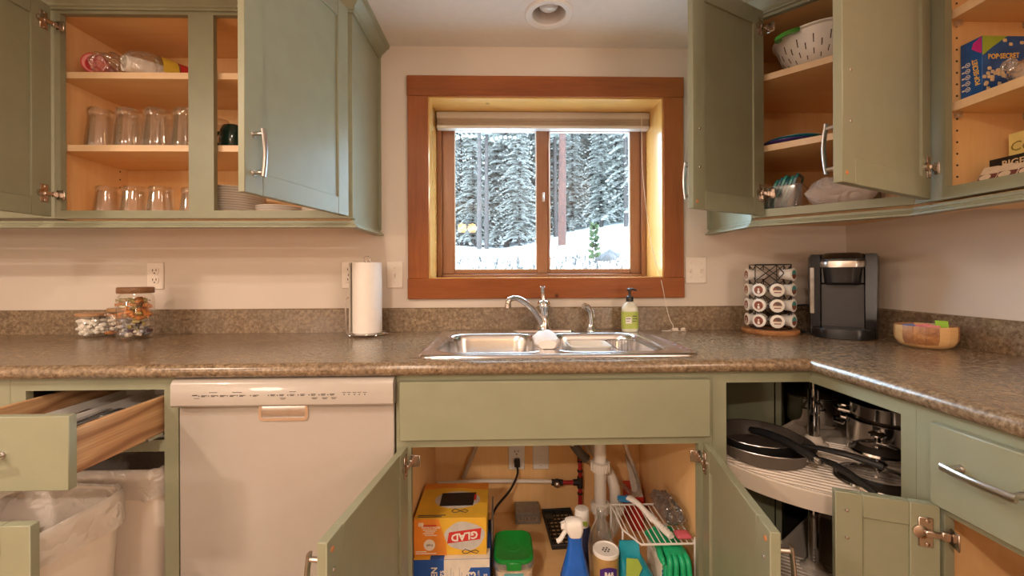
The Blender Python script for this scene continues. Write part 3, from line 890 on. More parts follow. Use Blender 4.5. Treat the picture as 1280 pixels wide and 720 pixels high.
# ---------------------------------------------------------------- worktop
CT = .914; NX = .862; NY = -.6446; SPL = 1.0135
ct = thing('countertop', 'speckled brown laminate worktop running round the corner with backsplash', 'countertop', (.2, -.3, CT - .038))
SX0, SX1, SY0, SY1 = -.225, .565, -.555, -.055       # sink cut-out
NR = .019
xs = [-2.59, SX0, SX1, NX + NR, RX - .001]; ys = [-2.2, NY + NR, SY0, SY1, -.001]
m = MB()
V = {}
def gv(i, j, z):
    k = (i, j, z)
    if k not in V:
        V[k] = len(m.v); m.v.append(Vector((xs[i], ys[j], z)))
    return V[k]
for z in (CT, CT - .038):
    for i in range(4):
        for j in range(4):
            if i == 1 and j == 2: continue
            if j == 0 and i < 3: continue
            m.f.append([gv(i, j, z), gv(i + 1, j, z), gv(i + 1, j + 1, z), gv(i, j + 1, z)]); m.mi.append(0)
for (a, b) in (((1, 2), (2, 2)), ((2, 2), (2, 3)), ((2, 3), (1, 3)), ((1, 3), (1, 2))):
    m.f.append([gv(*a, CT), gv(*b, CT), gv(*b, CT - .038), gv(*a, CT - .038)]); m.mi.append(0)
prof = [(-.0, CT - .038)] + [(NR * sin(a), CT - .019 - NR * cos(a)) for a in [pi * k / 10 for k in range(1, 10)]] + [(0, CT)]
sweep(m, [(-2.59, NY + NR), (NX + NR, NY + NR), (NX + NR, -2.2)], prof, 1)
m.build('worktop', M['counter'], ct, angle=30)
SP = [(0, CT), (.019, CT), (.019, SPL - .004), (.015, SPL), (0, SPL)]
m = MB(); sweep(m, [(-2.59, -.0015), (RX - .0205, -.0015)], SP); m.build('backsplash', M['counter'], ct)
m = MB(); sweep(m, [(RX - .0015, -.0025), (RX - .0015, -2.2)], SP); m.build('backsplash', M['counter'], ct)

# ---------------------------------------------------------------- base cabinets
ZT_ = .875
def kick(m, x0, x1, y=-.54): m.box(x0, x1, y, -.01, 0, .10); return m
# sink base
sb = thing('base_cabinet', 'sage sink cabinet with plain false front and two open doors', 'cabinet', (.15, -.31, 0))
BX0, BX1 = -.298, .602
m = MB()
m.box(BX0, -.257, -.610, -.591, .10, ZT_); m.box(.561, BX1, -.610, -.591, .10, ZT_)
m.box(-.257, .561, -.610, -.591, .669, .700); m.box(-.257, .561, -.610, -.591, .842, ZT_); m.box(-.257, .561, -.610, -.591, .10, .135)
m.build('face_frame', M['sage'], sb)
m = MB(); m.box(-.285, .588, -.629, -.6105, .694, .8575, .002); m.build('false_front', M['sage'], sb)
MB().box(BX0, BX0 + .014, -.591, -.002, .10, ZT_).build('side_panel', M['maple'], sb); MB().box(BX1 - .014, BX1, -.591, -.002, .10, ZT_).build('side_panel', M['maple'], sb)
MB().box(BX0 + .014, BX1 - .014, -.012, -.002, .10, ZT_).build('back_panel', M['maple'], sb)
MB().box(BX0 + .014, BX1 - .014, -.591, -.012, .124, .140).build('bottom_panel', M['maple_x'], sb)
kick(MB(), BX0, BX1).build('toe_kick', M['sage'], sb)
leaf(sb, (-.261, -.632), (-.312, -1.044), .120, .681, 1, hinges=(.075, .515), screws=((.392, .50), (.392, .40)), pull=(.392, .45, False), label='left door of the sink cabinet, open')
leaf(sb, (.563, -.632), (.490, -1.038), .120, .681, -1, hinges=(.075, .515), screws=((.387, .50), (.387, .40)), pull=(.387, .45, False), label='right door of the sink cabinet, open')

# corner base with revolving trays
cb = thing('corner_base_cabinet', 'sage corner base cabinet with an L-shaped open front', 'cabinet', (1.05, -.45, 0))
FX = .885
m = MB()
m.box(BX1 + .0005, .643, -.610, -.591, .10, ZT_)
m.box(.643, FX, -.610, -.591, .842, ZT_); m.box(.643, FX, -.610, -.591, .10, .135)
m.box(FX, FX + .019, -.887, -.591, .842, ZT_); m.box(FX, FX + .019, -.887, -.591, .10, .135)
m.box(FX, FX + .019, -.9205, -.887, .10, ZT_)
m.build('face_frame', M['sage'], cb)
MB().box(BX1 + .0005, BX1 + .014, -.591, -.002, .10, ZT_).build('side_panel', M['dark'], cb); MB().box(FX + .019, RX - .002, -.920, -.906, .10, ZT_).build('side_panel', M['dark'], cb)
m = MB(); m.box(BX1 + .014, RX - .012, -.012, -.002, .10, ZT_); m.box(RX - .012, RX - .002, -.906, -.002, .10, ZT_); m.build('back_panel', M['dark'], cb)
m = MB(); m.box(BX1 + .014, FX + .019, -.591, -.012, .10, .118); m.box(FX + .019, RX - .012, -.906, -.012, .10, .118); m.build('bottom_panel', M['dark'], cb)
m = MB(); m.box(BX1, FX + .06, -.54, -.5, 0, .10); m.box(FX + .06, FX + .10, -.92, -.5, 0, .10); m.build('toe_kick', M['sage'], cb)

ls = thing('lazy_susan', 'cream two-tier revolving corner tray on a chrome post', 'revolving tray', (1.02, -.45, .118))
LX, LY, LR = 1.02, -.45, .392
def susan_outline(r, n=54, a0=radians(98), notch=radians(90), inner=.13):
    """three-quarter round tray, notch centred on angle a0"""
    s0 = a0 + notch / 2; out = []
    for k in range(n + 1):
        a = s0 + (2 * pi - notch) * k / n
        out.append((LX + r * cos(a), LY + r * sin(a)))
    out.append((LX + inner * cos(a0), LY + inner * sin(a0)))
    return out
for z, hh in ((.594, .050), (.185, .050)):
    m = MB()
    ob, it = susan_outline(LR), susan_outline(LR - .012)
    rings = [[(x, y, z - .012) for x, y in ob], [(x, y, z + .012 - .004) for x, y in ob], [(x, y, z + .012) for x, y in susan_outline(LR - .004)],
             [(x, y, z + .010) for x, y in it], [(x, y, z) for x, y in susan_outline(LR - .016)]]
    rings[0] = [(x, y, z - .040) for x, y in susan_outline(LR - .006)]
    rings.insert(0, [(x, y, z - .040) for x, y in susan_outline(LR - .012)])
    rings.insert(0, [(x, y, z - .008) for x, y in susan_outline(LR - .016)])
    m.loft(rings, True, True)
    o = m.build('tray', M['cream'], ls)
    q = MB()                                   # moulded ribs running across the tray
    for k in range(-19, 20):
        u = k * .0188; half = (max(0.0, (LR - .03) ** 2 - u * u)) ** .5
        d = Vector((.82, -.57, 0)); nrm = Vector((.57, .82, 0))
        p = Vector((LX, LY, z)) + nrm * u
        hi = half if u < .03 else 0.0
        lo = half
        if u >= .05: continue
        a, b = p - d * lo, p + d * half
        q.loft([[a + nrm * .0046, a + nrm * .003 + Vector((0, 0, .0042)), a - nrm * .003 + Vector((0, 0, .0042)), a - nrm * .0046], [b + nrm * .0046, b + nrm * .003 + Vector((0, 0, .0042)), b - nrm * .003 + Vector((0, 0, .0042)), b - nrm * .0046]])
    q.build('ribs', M['cream'], o, kind='stuff')
    q = MB(); q.lathe([(.040, 0), (.040, .006), (.028, .012), (.022, .026), (.0165, .03), (.0165, 0)], (LX, LY, z), 24); q.build('hub', M['cream'], ls)
m = MB(); m.cyl((LX, LY, .1185), (LX, LY, .775), .0165, n=20); m.cyl((LX, LY, .775), (LX, LY, .872), .0115, n=20)
m.box(LX + .010, LX + .018, LY - .006, LY + .006, .700, .725)
m.build('post', M['chrome'], ls)
m = MB()
na = radians(98)
cn = Vector((LX + .13 * cos(na), LY + .13 * sin(na) + .02, 0))
for sgn, L in ((1, .285), (-1, .25)):
    dd = Vector((cos(na + sgn * pi / 4), sin(na + sgn * pi / 4), 0)); nn = Vector((-dd.y, dd.x, 0)) * .009
    p0 = cn + dd * .012; p1 = cn + dd * L
    m.prism([(p0 + nn).to_2d(), (p1 + nn).to_2d(), (p1 - nn).to_2d(), (p0 - nn).to_2d()], .14, .838)
o = m.build('door', M['sage'], ls, label='folding door pair turned to the back')
q = MB(); dd = Vector((cos(na - pi / 4), sin(na - pi / 4), 0)); p = cn + dd * .05 + Vector((dd.y, -dd.x, 0)) * .0095
q.cyl(p + Vector((0, 0, .80)), p + Vector((dd.y * .002, -dd.x * .002, .80)), .006, n=10); q.build('screw_hole', M['hole'], o)

# right base cabinet
rb = thing('base_cabinet', 'narrow sage base cabinet on the right with drawer above an open door', 'cabinet', (1.18, -1.06, 0))
m = MB()
m.box(FX, FX + .019, -.9785, -.9212, .10, ZT_); m.box(FX, FX + .019, -1.215, -1.175, .10, ZT_)
m.box(FX, FX + .019, -1.175, -.9785, .842, ZT_); m.box(FX, FX + .019, -1.175, -.9785, .672, .700); m.box(FX, FX + .019, -1.175, -.9785, .10, .135)
m.build('face_frame', M['sage'], rb)
MB().box(FX + .019, RX - .002, -.935, -.922, .10, ZT_).build('side_panel', M['maple'], rb); MB().box(FX + .019, RX - .002, -1.215, -1.202, .10, ZT_).build('side_panel', M['maple'], rb)
MB().box(RX - .012, RX - .002, -1.202, -.935, .10, ZT_).build('back_panel', M['maple'], rb)
MB().box(FX + .019, RX - .012, -1.202, -.935, .124, .14).build('bottom_panel', M['maple_x'], rb)
m = MB(); m.box(FX + .06, RX - .002, -1.215, -.922, 0, .1); m.build('toe_kick', M['sage'], rb)
d = MB().box(FX - .0195, FX - .0005, -1.187, -.967, .690, .8535, .002).build('drawer', M['sage'], rb)
q = pull_mesh(.096); T = Matrix.Translation((FX - .0195, -1.073, .785)) @ Matrix.Rotation(-pi / 2, 4, 'Z') @ Matrix.Rotation(pi / 2, 4, 'Y')
q.v = [T @ v for v in q.v]; q.build('handle', M['nickel'], d)
leaf(rb, (.872, -.982), (.711, -.917), .120, .690, 1, hinges=(.08, .515), screws=((.153, .533), (.153, .475)), label='door of the narrow cabinet, swung open to the left', frame=.048, bumper=False)
nb = thing('base_cabinet', 'sage base cabinet past the narrow one at the right edge', 'cabinet', (1.2, -1.7, 0))
MB().box(FX, RX - .002, -2.19, -1.216, .0, ZT_).build('body', M['sage'], nb)

# left base cabinet, drawer and waste pull-out
lb = thing('base_cabinet', 'sage base cabinet at the left with cutlery drawer and waste pull-out open', 'cabinet', (-1.12, -.31, 0))
m = MB()
m.box(-1.3525, -1.312, -.610, -.591, .10, ZT_); m.box(-.938, -.900, -.610, -.591, .10, ZT_)
m.box(-1.312, -.938, -.610, -.591, .840, ZT_); m.box(-1.312, -.938, -.610, -.591, .668, .700); m.box(-1.312, -.938, -.610, -.591, .10, .12)
m.build('face_frame', M['sage'], lb)
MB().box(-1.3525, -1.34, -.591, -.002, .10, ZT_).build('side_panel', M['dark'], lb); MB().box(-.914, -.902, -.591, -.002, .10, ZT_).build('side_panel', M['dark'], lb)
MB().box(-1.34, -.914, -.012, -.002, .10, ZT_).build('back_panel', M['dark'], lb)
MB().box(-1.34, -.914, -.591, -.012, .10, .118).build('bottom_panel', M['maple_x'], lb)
kick(MB(), -1.3525, -.9).build('toe_kick', M['sage'], lb)
d = MB().box(-1.328, -.942, -.862, -.843, .690, .852, .0015).build('drawer', M['sage'], lb, label='cutlery drawer pulled halfway out')
m = MB(); m.box(-1.302, -1.289, -.843, -.31, .716, .818, .002); m.box(-.961, -.948, -.843, -.31, .716, .818, .002); m.box(-1.289, -.961, -.323, -.31, .716, .812); m.box(-1.289, -.961, -.843, -.831, .716, .812)
m.box(-1.289, -.961, -.831, -.323, .724, .730)
m.build('drawer_box', M['walnut'], d)
q = pull_mesh(.096); T = Matrix.Translation((-1.130, -.862, .770)) @ Matrix.Rotation(pi / 2, 4, 'Y')
q.v = [T @ v for v in q.v]; q.build('handle', M['nickel'], d)
q = MB(); q.box(-.9475, -.9400, -.66, -.30, .714, .722); q.build('slide', M['steel'], d)
# waste pull-out front
o = bpy.data.objects.new('pullout_door', None); COL.objects.link(o); o.parent = lb
m = MB(); fx0, fx1, fz1 = -1.328, -.940, .660
m.box(fx0, fx0 + .058, -.939, -.920, .120, fz1, .0015); m.box(fx1 - .058, fx1, -.939, -.920, .120, fz1, .0015)
m.box(fx0 + .058, fx1 - .058, -.939, -.920, .120, .178, .0015); m.box(fx0 + .058, fx1 - .058, -.939, -.920, fz1 - .058, fz1, .0015)
bpy.data.objects.remove(o)
o = m.build('pullout_door', M['sage'], lb, label='waste pull-out front, drawn out')
MB().box(fx0 + .054, fx1 - .054, -.932, -.927, .174, fz1 - .054).build('center_panel', M['sage'], o)
m = MB(); m.box(-1.29, -.955, -.918, -.25, .119, .127); m.box(-1.29, -1.282, -.918, -.25, .127, .165); m.box(-.963, -.955, -.918, -.25, .127, .165)
m.build('pullout_frame', M['steel'], lb)
lb2 = thing('base_cabinet', 'sage base cabinet front mostly outside the view at the left edge', 'cabinet', (-1.9, -.31, 0))
MB().box(-2.4, -1.3535, -.610, -.002, 0, ZT_).build('body', M['sage'], lb2)

# waste bins with liners
def bin_(label, cx, cy, w, d, z0, z1, rz, seed):
    t = thing('waste_bin', label, 'waste bin', (cx, cy, z0), rz, 'bins of the waste pull-out')
    h = z1 - z0; m = MB(); R = random.Random(seed)
    prof = [(.80, 0), (.84, .012), (.97, h - .05), (.985, h - .03), (1.0, h - .012), (1.0, h), (.975, h), (.95, h - .05), (.80, .02)]
    m.loft([[(x, y, z) for x, y in rr(0, 0, w * k, d * k, .055 * k, 8)] for k, z in prof], True, True)
    m.build('body', M['binw'], t, local=True)
    N = len(rr(0, 0, w, d, .055, 8)); L = MB(); rings = []
    wob = [R.random() for _ in range(N)]
    lo = [.040 + .022 * sin(j * .35 + seed) + .012 * R.random() for j in range(N)]
    for k, q in ((.80, -.30), (.91, -.10), (.962, -.01), (.990, .008), (1.012, .007), (1.030, -.006), (1.038, -.03), (1.040, None)):
        ring = []
        for j, (x, y) in enumerate(rr(0, 0, w * k, d * k, .055 * k, 8)):
            zz = h + (q if q is not None else -lo[j] - .012)
            amp = .004 if q is None or abs(q) < .05 else .0
            kk = 1 + amp * (wob[j] - .3) * 5 / 1
            ring.append((x * (1 + (.02 * (wob[j] - .4) if q is None or q == -.03 else 0)), y * (1 + (.02 * (wob[(j * 3) % N] - .4) if q is None or q == -.03 else 0)), zz + .005 * (wob[j] - .5)))
        rings.append(ring)
    L.loft(rings, False, False)
    for v in L.v: v.x *= 1.004
    L.build('liner', M['liner'], t, local=True, label='crumpled translucent bin liner folded over the rim', angle=60)
    return t
bin_('cream waste bin with crumpled liner, pulled out in front of the cabinet', -1.150, -.762, .290, .262, .128, .588, -.10, 1)
bin_('cream waste bin with liner still inside the cabinet, beside the dishwasher', -1.125, -.440, .315, .300, .128, .600, 0, 4)

# cutlery in the drawer
ctray = thing('cutlery_tray', 'white plastic cutlery tray inside the open drawer', 'tray', (-1.125, -.58, .731))
m = MB()
m.box(-1.283, -.967, -.825, -.335, .7305, .7512)
for x in (-1.283, -1.190, -1.080, -.9705): m.box(x, x + .0035, -.825, -.335, .735, .770, .001)
for y in (-.825, -.3385): m.box(-1.283, -.967, y, y + .0035, .735, .768, .001)
m.build('body', M['white'], ctray)
CUT = [(-1.17, -.62, .1, 'knife'), (-1.155, -.60, -.05, 'fork'), (-1.112, -.60, .03, 'knife'), (-1.052, -.63, -.02, 'fork'), (-1.02, -.58, .05, 'spatula'), (-1.0, -.60, -.04, 'knife'), (-1.235, -.6, .03, 'fork')]
for i, (x, y, a, kd) in enumerate(CUT):
    m = MB()
    if kd == 'knife':
        m.box(-.008, .008, -.11, -.01, 0, .012, .003, 0); m.box(-.010, .010, -.01, .11, .004, .006, .0008, 1); mats = [M['black'], M['steel']]
    elif kd == 'fork':
        m.box(-.006, .006, -.10, .03, 0, .004, .0015); m.box(-.011, .011, .03, .06, 0, .004, .0015)
        for dx in (-.009, -.003, .003, .009): m.box(dx - .0016, dx + .0016, .06, .10, 0, .003, .0005)
        mats = M['steel']
    else:
        m.box(-.007, .007, -.13, .06, 0, .012, .004); m.box(-.022, .022, .06, .13, .002, .010, .004); mats = M['lidwood']
    single({'knife': 'table_knife', 'fork': 'fork', 'spatula': 'wooden_spatula'}[kd], m, mats,
           {'knife': 'dark handled knife in the cutlery tray, %s of the drawer contents' % ORD[i], 'fork': 'steel fork in the cutlery tray, %s from the drawer front panel side' % ORD[i], 'spatula': 'dark wooden spatula lying across the cutlery tray'}[kd],
           'cutlery', (x, y, .7528 + (.018 if kd == 'spatula' else .0)), {'knife': 'table knives in the drawer', 'fork': 'forks in the drawer'}.get(kd), rz=a)

# ---------------------------------------------------------------- dishwasher
dw = thing('dishwasher', 'bisque built-in dishwasher with chrome pocket handle', 'dishwasher', (-.6, -.33, 0))
m = MB(); m.box(-.897, -.304, -.612, -.585, .115, .792, .003)
MBd = m.build('door', M['bisque'], dw)
m = MB()
pr = [(-.590, .797), (-.634, .797), (-.640, .803), (-.640, .858), (-.634, .868), (-.622, .873), (-.590, .873)]
m.loft([[(x, y, z) for y, z in pr] for x in (-.8985, -.2995)])
con = m.build('control_panel', M['bisque'], dw)
m = MB(); m.box(-.892, -.304, -.583, -.03, .11, .868); m.build('tub', M['dark'], dw)
m = MB(); m.box(-.892, -.304, -.56, -.03, .0, .108); m.build('toe_kick', M['black'], dw)
# pocket handle
m = MB()
rimo = rr(-.609, .7735, .136, .045, .012, 5); rimi = rr(-.609, .777, .120, .036, .006, 5)
m.loft([[(x, -.6125, z) for x, z in rimo], [(x, -.6165, z) for x, z in rimo], [(x, -.6165, z) for x, z in rimi], [(x, -.6128, z) for x, z in rimi]], False, False)
m.build('handle', M['chrome'], MBd)
m = MB(); m.grid(lambda u, v: (-.669 + .12 * u, -.6128 - .0025 * (1 - (2 * v - 1) ** 2), .759 + .036 * v), 8, 6); m.build('handle_pocket', M['nickel'], MBd)
def dash(m, x, z, w, h=.0016): m.box(x, x + w, -.6407, -.6398, z, z + h)
m = MB()
for x in (-.822, -.796, -.772, -.746, -.720, -.684):
    dash(m, x + .006, .829, .016); dash(m, x + .006, .8265, .010); m.cyl((x, -.6407, .829), (x, -.6398, .829), .0016, n=8)
dash(m, -.795, .8375, .022, .0012); dash(m, -.733, .8375, .026, .0012); dash(m, -.835, .822, .014, .0012); dash(m, -.84, .8295, .014, .0026)
for x in (-.636, -.612, -.584, -.556, -.527, -.500, -.476):
    m.cyl((x, -.6407, .829), (x, -.6398, .829), .0016, n=8); dash(m, x + .005, .830, .013); dash(m, x + .006, .827, .010); 
for x in (-.605, -.520, -.492, -.468): dash(m, x, .8205, .016, .0012); dash(m, x + .002, .8175, .011, .0012)
dash(m, -.58, .8375, .018, .0012)
for x in (-.437, -.424, -.409, -.396, -.381): dash(m, x, .834, .010, .0012); m.cyl((x + .005, -.6407, .829), (x + .005, -.6398, .829), .0017, n=8)
m.build('control_marks', M['ink'], con, kind='stuff')

# ---------------------------------------------------------------- sink and taps
sk = thing('kitchen_sink', 'stainless double bowl drop-in sink below the window', 'sink', (.17, -.305, CT))
bm = bmesh.new()
outer = rr(.17, -.305, .800, .524, .026, 5); b1 = rr(-.040, -.335, .355, .405, .085, 8); b2 = rr(.3475, -.335, .365, .405, .085, 8)
ed = []
for lp in (outer, b1, b2):
    vs = [bm.verts.new((x, y, CT + .0045)) for x, y in lp]
    ed += [bm.edges.new((vs[i], vs[(i + 1) % len(vs)])) for i in range(len(vs))]
bmesh.ops.triangle_fill(bm, use_beauty=True, use_dissolve=False, edges=ed)
m = MB(); m.bm(bm)
m.loft([[(x, y, CT + z) for x, y in rr(.17, -.305, .800 + g, .524 + g, .026 + g / 2, 5)] for g, z in ((0, .0045), (.006, .0060), (.014, .0085), (.022, .0088), (.030, .0070), (.036, .0035), (.038, .0004))], False, False)
m.build('rim', M['sinksteel'], sk, angle=50)
for cx, w in ((-.040, .355), (.3475, .365)):
    m = MB(); d = .405; cy = -.335
    pr = [(0, .0045), (-.003, .0062), (-.007, .0058), (-.011, .0010), (-.015, -.008), (-.018, -.02), (-.026, -.12), (-.034, -.150), (-.060, -.170), (-.10, -.176)]
    m.loft([[(x, y, CT + z) for x, y in rr(cx, cy, w + 2 * k, d + 2 * k, max(.03, .085 + k * .5), 8)] for k, z in pr], False, True)
    o = m.build('bowl', M['sinksteel'], sk, angle=60)
    q = MB(); q.lathe([(.045, -.1755), (.043, -.173), (.030, -.1745), (.001, -.1748)], (cx, cy + .06, CT), 24); q.build('drain', M['chrome'], o)

fa = thing('faucet', 'chrome single lever kitchen faucet with spout turned to the left', 'faucet', (.172, -.085, CT + .0055))
m = MB(); m.loft([[(x, y, z) for x, y in rr(.172, -.085, w, d, .027, 8)] for w, d, z in ((.262, .058, CT + .006), (.258, .054, CT + .013), (.235, .04, CT + .017))]); m.build('deck_plate', M['chrome'], fa)
m = MB(); m.lathe([(.032, .016), (.030, .022), (.024, .035), (.0225, .095), (.027, .105), (.0275, .118), (.023, .128), (.014, .135), (0.001, .137)], (.172, -.085, CT), 28); m.build('body', M['chrome'], fa)
sp = bez([(.160, -.094, CT + .045), (.135, -.115, CT + .085), (.098, -.142, CT + .125), (.058, -.170, CT + .148), (.030, -.188, CT + .143), (.024, -.192, CT + .128)], 6)
n_ = len(sp); m = MB(); m.tube(sp, [.0165 - .006 * min(1, i / (n_ * .6)) for i in range(n_)], 14); m.cyl(sp[-1], sp[-1] + Vector((0, 0, -.016)), .0125, n=16); m.build('spout', M['chrome'], fa)
m = MB(); m.tube(bez([(.172, -.085, CT + .13), (.170, -.086, CT + .150), (.167, -.090, CT + .175), (.166, -.094, CT + .192)], 5), [.013, .0125, .012, .011, .0105, .010, .0095, .009, .0085, .0085, .009, .009, .0095, .010, .010, .008][:16], 12); m.build('lever', M['chrome'], fa)
ss = thing('side_sprayer', 'chrome side sprayer standing on the sink deck right of the faucet', 'sprayer', (.366, -.082, CT + .0055))
m = MB(); m.lathe([(.024, .006), (.023, .012), (.017, .018), (.0135, .03), (.013, .034), (0.001, .034)], (.366, -.082, CT), 24); m.build('base', M['chrome'], ss)
m = MB(); pts = bez([(.366, -.082, CT + .032), (.367, -.082, CT + .06), (.362, -.083, CT + .088), (.350, -.087, CT + .104), (.334, -.093, CT + .107)], 5)
m.tube(pts, [.0115 + .0045 * (i / len(pts)) for i in range(len(pts))], 14); m.build('spray_head', M['chrome'], ss)
m = MB(); m.tube(bez([(.374, -.082, CT + .05), (.381, -.082, CT + .07), (.376, -.083, CT + .098)], 4), .004, 8); m.build('trigger', M['chrome'], ss)
# ---------------------------------------------------------------- things on the worktop
def jar(label, x, y, R, h, lidm, fill, seed, neck=.85):
    t = thing('glass_jar', label, 'jar', (x, y, CT + .0005), group='glass jars with wooden lids')
    m = MB()
    m.lathe([(.001, .001), (R * .86, .001), (R * .97, .006), (R, .016), (R, h * .74), (R * .96, h * .82), (R * neck, h * .87), (R * neck, h * .90)], n=32)
    m.build('body', M['jar'], t, local=True)
    m = MB(); m.lathe([(.001, h * .885), (R * .95, h * .885), (R * .985, h * .90), (R * .985, h * .985), (R * .95, h), (.001, h)], n=32)
    m.build('lid', lidm, t, local=True)
    m = MB(); R_ = random.Random(seed)
    rr_ = R * .90
    if fill == 'mints':
        for i in range(95):
            a, r, z = R_.random() * 6.28, rr_ * R_.random() ** .5 * .86, .012 + R_.random() * h * .60
            T = Matrix.Translation((r * cos(a), r * sin(a), z)) @ Matrix.Rotation(R_.random() * 3, 4, 'Z') @ Matrix.Rotation(R_.random() * 1.2 - .6, 4, 'X')
            m.ball((0, 0, 0), .014, .009, .0075, 8, 5, M=T)
        m.build('white_mints', M['label_w'], t, local=True, kind='stuff')
    else:
        pal = [M['candy_o'], M['candy_g'], M['candy_w'], M['candy_p'], M['candy_b']]
        n = 110 if fill == 'mix' else 60
        for i in range(n):
            u = R_.random(); a, r, z = R_.random() * 6.28, rr_ * R_.random() ** .45 * .84, .014 + u * h * .70
            T = Matrix.Translation((r * cos(a), r * sin(a), z)) @ Matrix.Rotation(R_.random() * 6, 4, 'Z') @ Matrix.Rotation(R_.random() * 3, 4, 'X')
            if fill == 'mix': k = R_.choice([0, 0, 0, 1, 1]) if u > .48 else R_.choice([2, 3, 4, 2, 1, 4])
            else: k = R_.choice([2, 2, 2, 0, 2, 4])
            s = .8 if fill == 'mix' else .7
            m.box(-.014 * s, .014 * s, -.009 * s, .009 * s, -.007 * s, .007 * s, .003 * s, k, T)
            for sg in (-1, 1):
                m.add([(sg * .013 * s, 0, 0), (sg * .024 * s, -.008 * s, .003), (sg * .024 * s, .008 * s, -.003)], [(0, 1, 2)], k, T)
        m.build('wrapped_candies', pal, t, local=True, kind='stuff')
    return t
M['candy_o'] = plain('caramel_wrapper', (.60, .22, .05), .3, var=.3); M['candy_g'] = plain('olive_wrapper', (.36, .28, .09), .3, var=.3)
M['candy_w'] = plain('pale_wrapper', (.72, .66, .58), .35, var=.1); M['candy_p'] = plain('plum_wrapper', (.10, .035, .06), .3, var=.3); M['candy_b'] = plain('silver_blue_wrapper', (.42, .44, .52), .22, .5, var=.2)
jar('low glass jar of white mints with a brown wooden lid', -1.628, -.086, .0565, .094, M['lidwood2'], 'mints', 1, .93)
jar('middle glass jar of pale candies, half behind the tall jar', -1.526, -.082, .0435, .112, M['lidwood2'], 'pale', 2)
jar('tallest glass jar filled with orange and silver wrapped candies', -1.405, -.155, .057, .197, M['lidwood'], 'mix', 3)

pt = thing('paper_towel_holder', 'wire paper towel holder standing by the outlet', 'paper towel holder', (-.535, -.122, CT))
m = MB(); c = (-.535, -.122)
m.tube([(c[0] + .078 * cos(a), c[1] + .062 * sin(a), CT + .010) for a in [2 * pi * k / 36 for k in range(36)]], .0028, 8, closed=True)
m.tube([(c[0] - .078, c[1], CT + .010), (c[0] + .078, c[1], CT + .010)], .0024, 8)
m.build('base_ring', M['chrome'], pt)
m = MB()
for a in (.2, 2.9, 4.0, 5.4): m.ball((c[0] + .078 * cos(a), c[1] + .062 * sin(a), CT + .0058), .0055, n=8, m=6)
m.build('foot', M['chrome'], pt)
m = MB(); m.cyl((c[0], c[1], CT + .010), (c[0], c[1], CT + .300), .0028, n=8)
m.tube([(c[0] + .013 * cos(a), c[1], CT + .302 + .013 * sin(a)) for a in [pi * k / 12 * 2 - pi / 2 for k in range(12)]], .0024, 8, closed=True)
m.build('center_post', M['chrome'], pt)
m = MB(); m.tube(bez([(c[0] - .078, c[1] - .012, CT + .01), (c[0] - .080, c[1] - .012, CT + .10), (c[0] - .078, c[1] - .011, CT + .140), (c[0] - .072, c[1] - .006, CT + .150), (c[0] - .066, c[1], CT + .140), (c[0] - .066, c[1] + .002, CT + .02)], 6), .0024, 8)
m.build('tension_arm', M['chrome'], pt)
tr = thing('paper_towel_roll', 'roll of white quilted paper towels on the wire holder', 'paper towels', (c[0], c[1], CT + .0135))
m = MB()
prof = []
for k in range(61):
    a = 2 * pi * k / 60 * 1.0 + pi; r = .0545 + .0045 * (k / 60)
    prof.append((r * cos(a), r * sin(a)))
tail = [(prof[-1][0] - .002, prof[-1][1] - .018), (prof[-1][0] + .0, prof[-1][1] - .034)]
ring = prof + tail
inner = [(x * .985, y * .985) for x, y in prof]
m.loft([[(x, y, 0) for x, y in ring], [(x, y, .276) for x, y in ring]], closed=False)
m.loft([[(x, y, .276) for x, y in prof[:-1]], [(x * .36, y * .36, .276) for x, y in prof[:-1]], [(x * .36, y * .36, 0.0) for x, y in prof[:-1]], [(x, y, 0) for x, y in prof[:-1]]], False, False)
q = m.build('roll', M['paper'], tr, local=True, angle=50)

so = thing('soap_bottle', 'pump bottle of green labelled dish soap behind the sink', 'soap bottle', (.524, -.096, CT + .0055))
m = MB(); pr = [(.060, 0), (.066, .006), (.066, .085), (.064, .095), (.048, .112), (.026, .120), (.024, .124)]
m.loft([[(x, y, z) for x, y in rr(0, 0, w, w * .72, w * .30, 6)] for w, z in pr], True, True)
m.build('bottle', plain('cloudy_bottle', (.66, .66, .56), .22, var=.02), so, local=True)
M['soapgreen'] = plain('lime_label', (.42, .50, .10), .45, var=.08)
m = MB(); m.loft([[(x, y, z) for x, y in rr(0, 0, .0672, .0490, .0203, 6)] for z in (.012, .082)], False, False); lb_ = m.build('label', M['soapgreen'], so, local=True)
MB().box(-.024, .000, -.0252, -.0247, .034, .060).build('label_panel', M['label_w'], lb_, local=True)
m = MB(); m.box(.004, .020, -.0252, -.0248, .062, .066); m.box(.004, .022, -.0252, -.0248, .052, .055); m.box(.004, .018, -.0252, -.0248, .042, .045); m.box(-.022, -.004, -.0256, -.0252, .052, .055); m.box(-.022, -.008, -.0256, -.0252, .043, .045)
m.build('label_print', M['ink'], lb_, local=True)
m = MB(); m.lathe([(.0145, .122), (.0145, .142), (.010, .145), (.0055, .147), (.0055, .165), (.012, .167), (.012, .173), (.006, .177), (.001, .178)], n=16); m.tube([(0, 0, .171), (.012, -.008, .172), (.024, -.016, .168)], [.005, .0045, .0035], 8)
m.build('pump', M['black'], so, local=True)

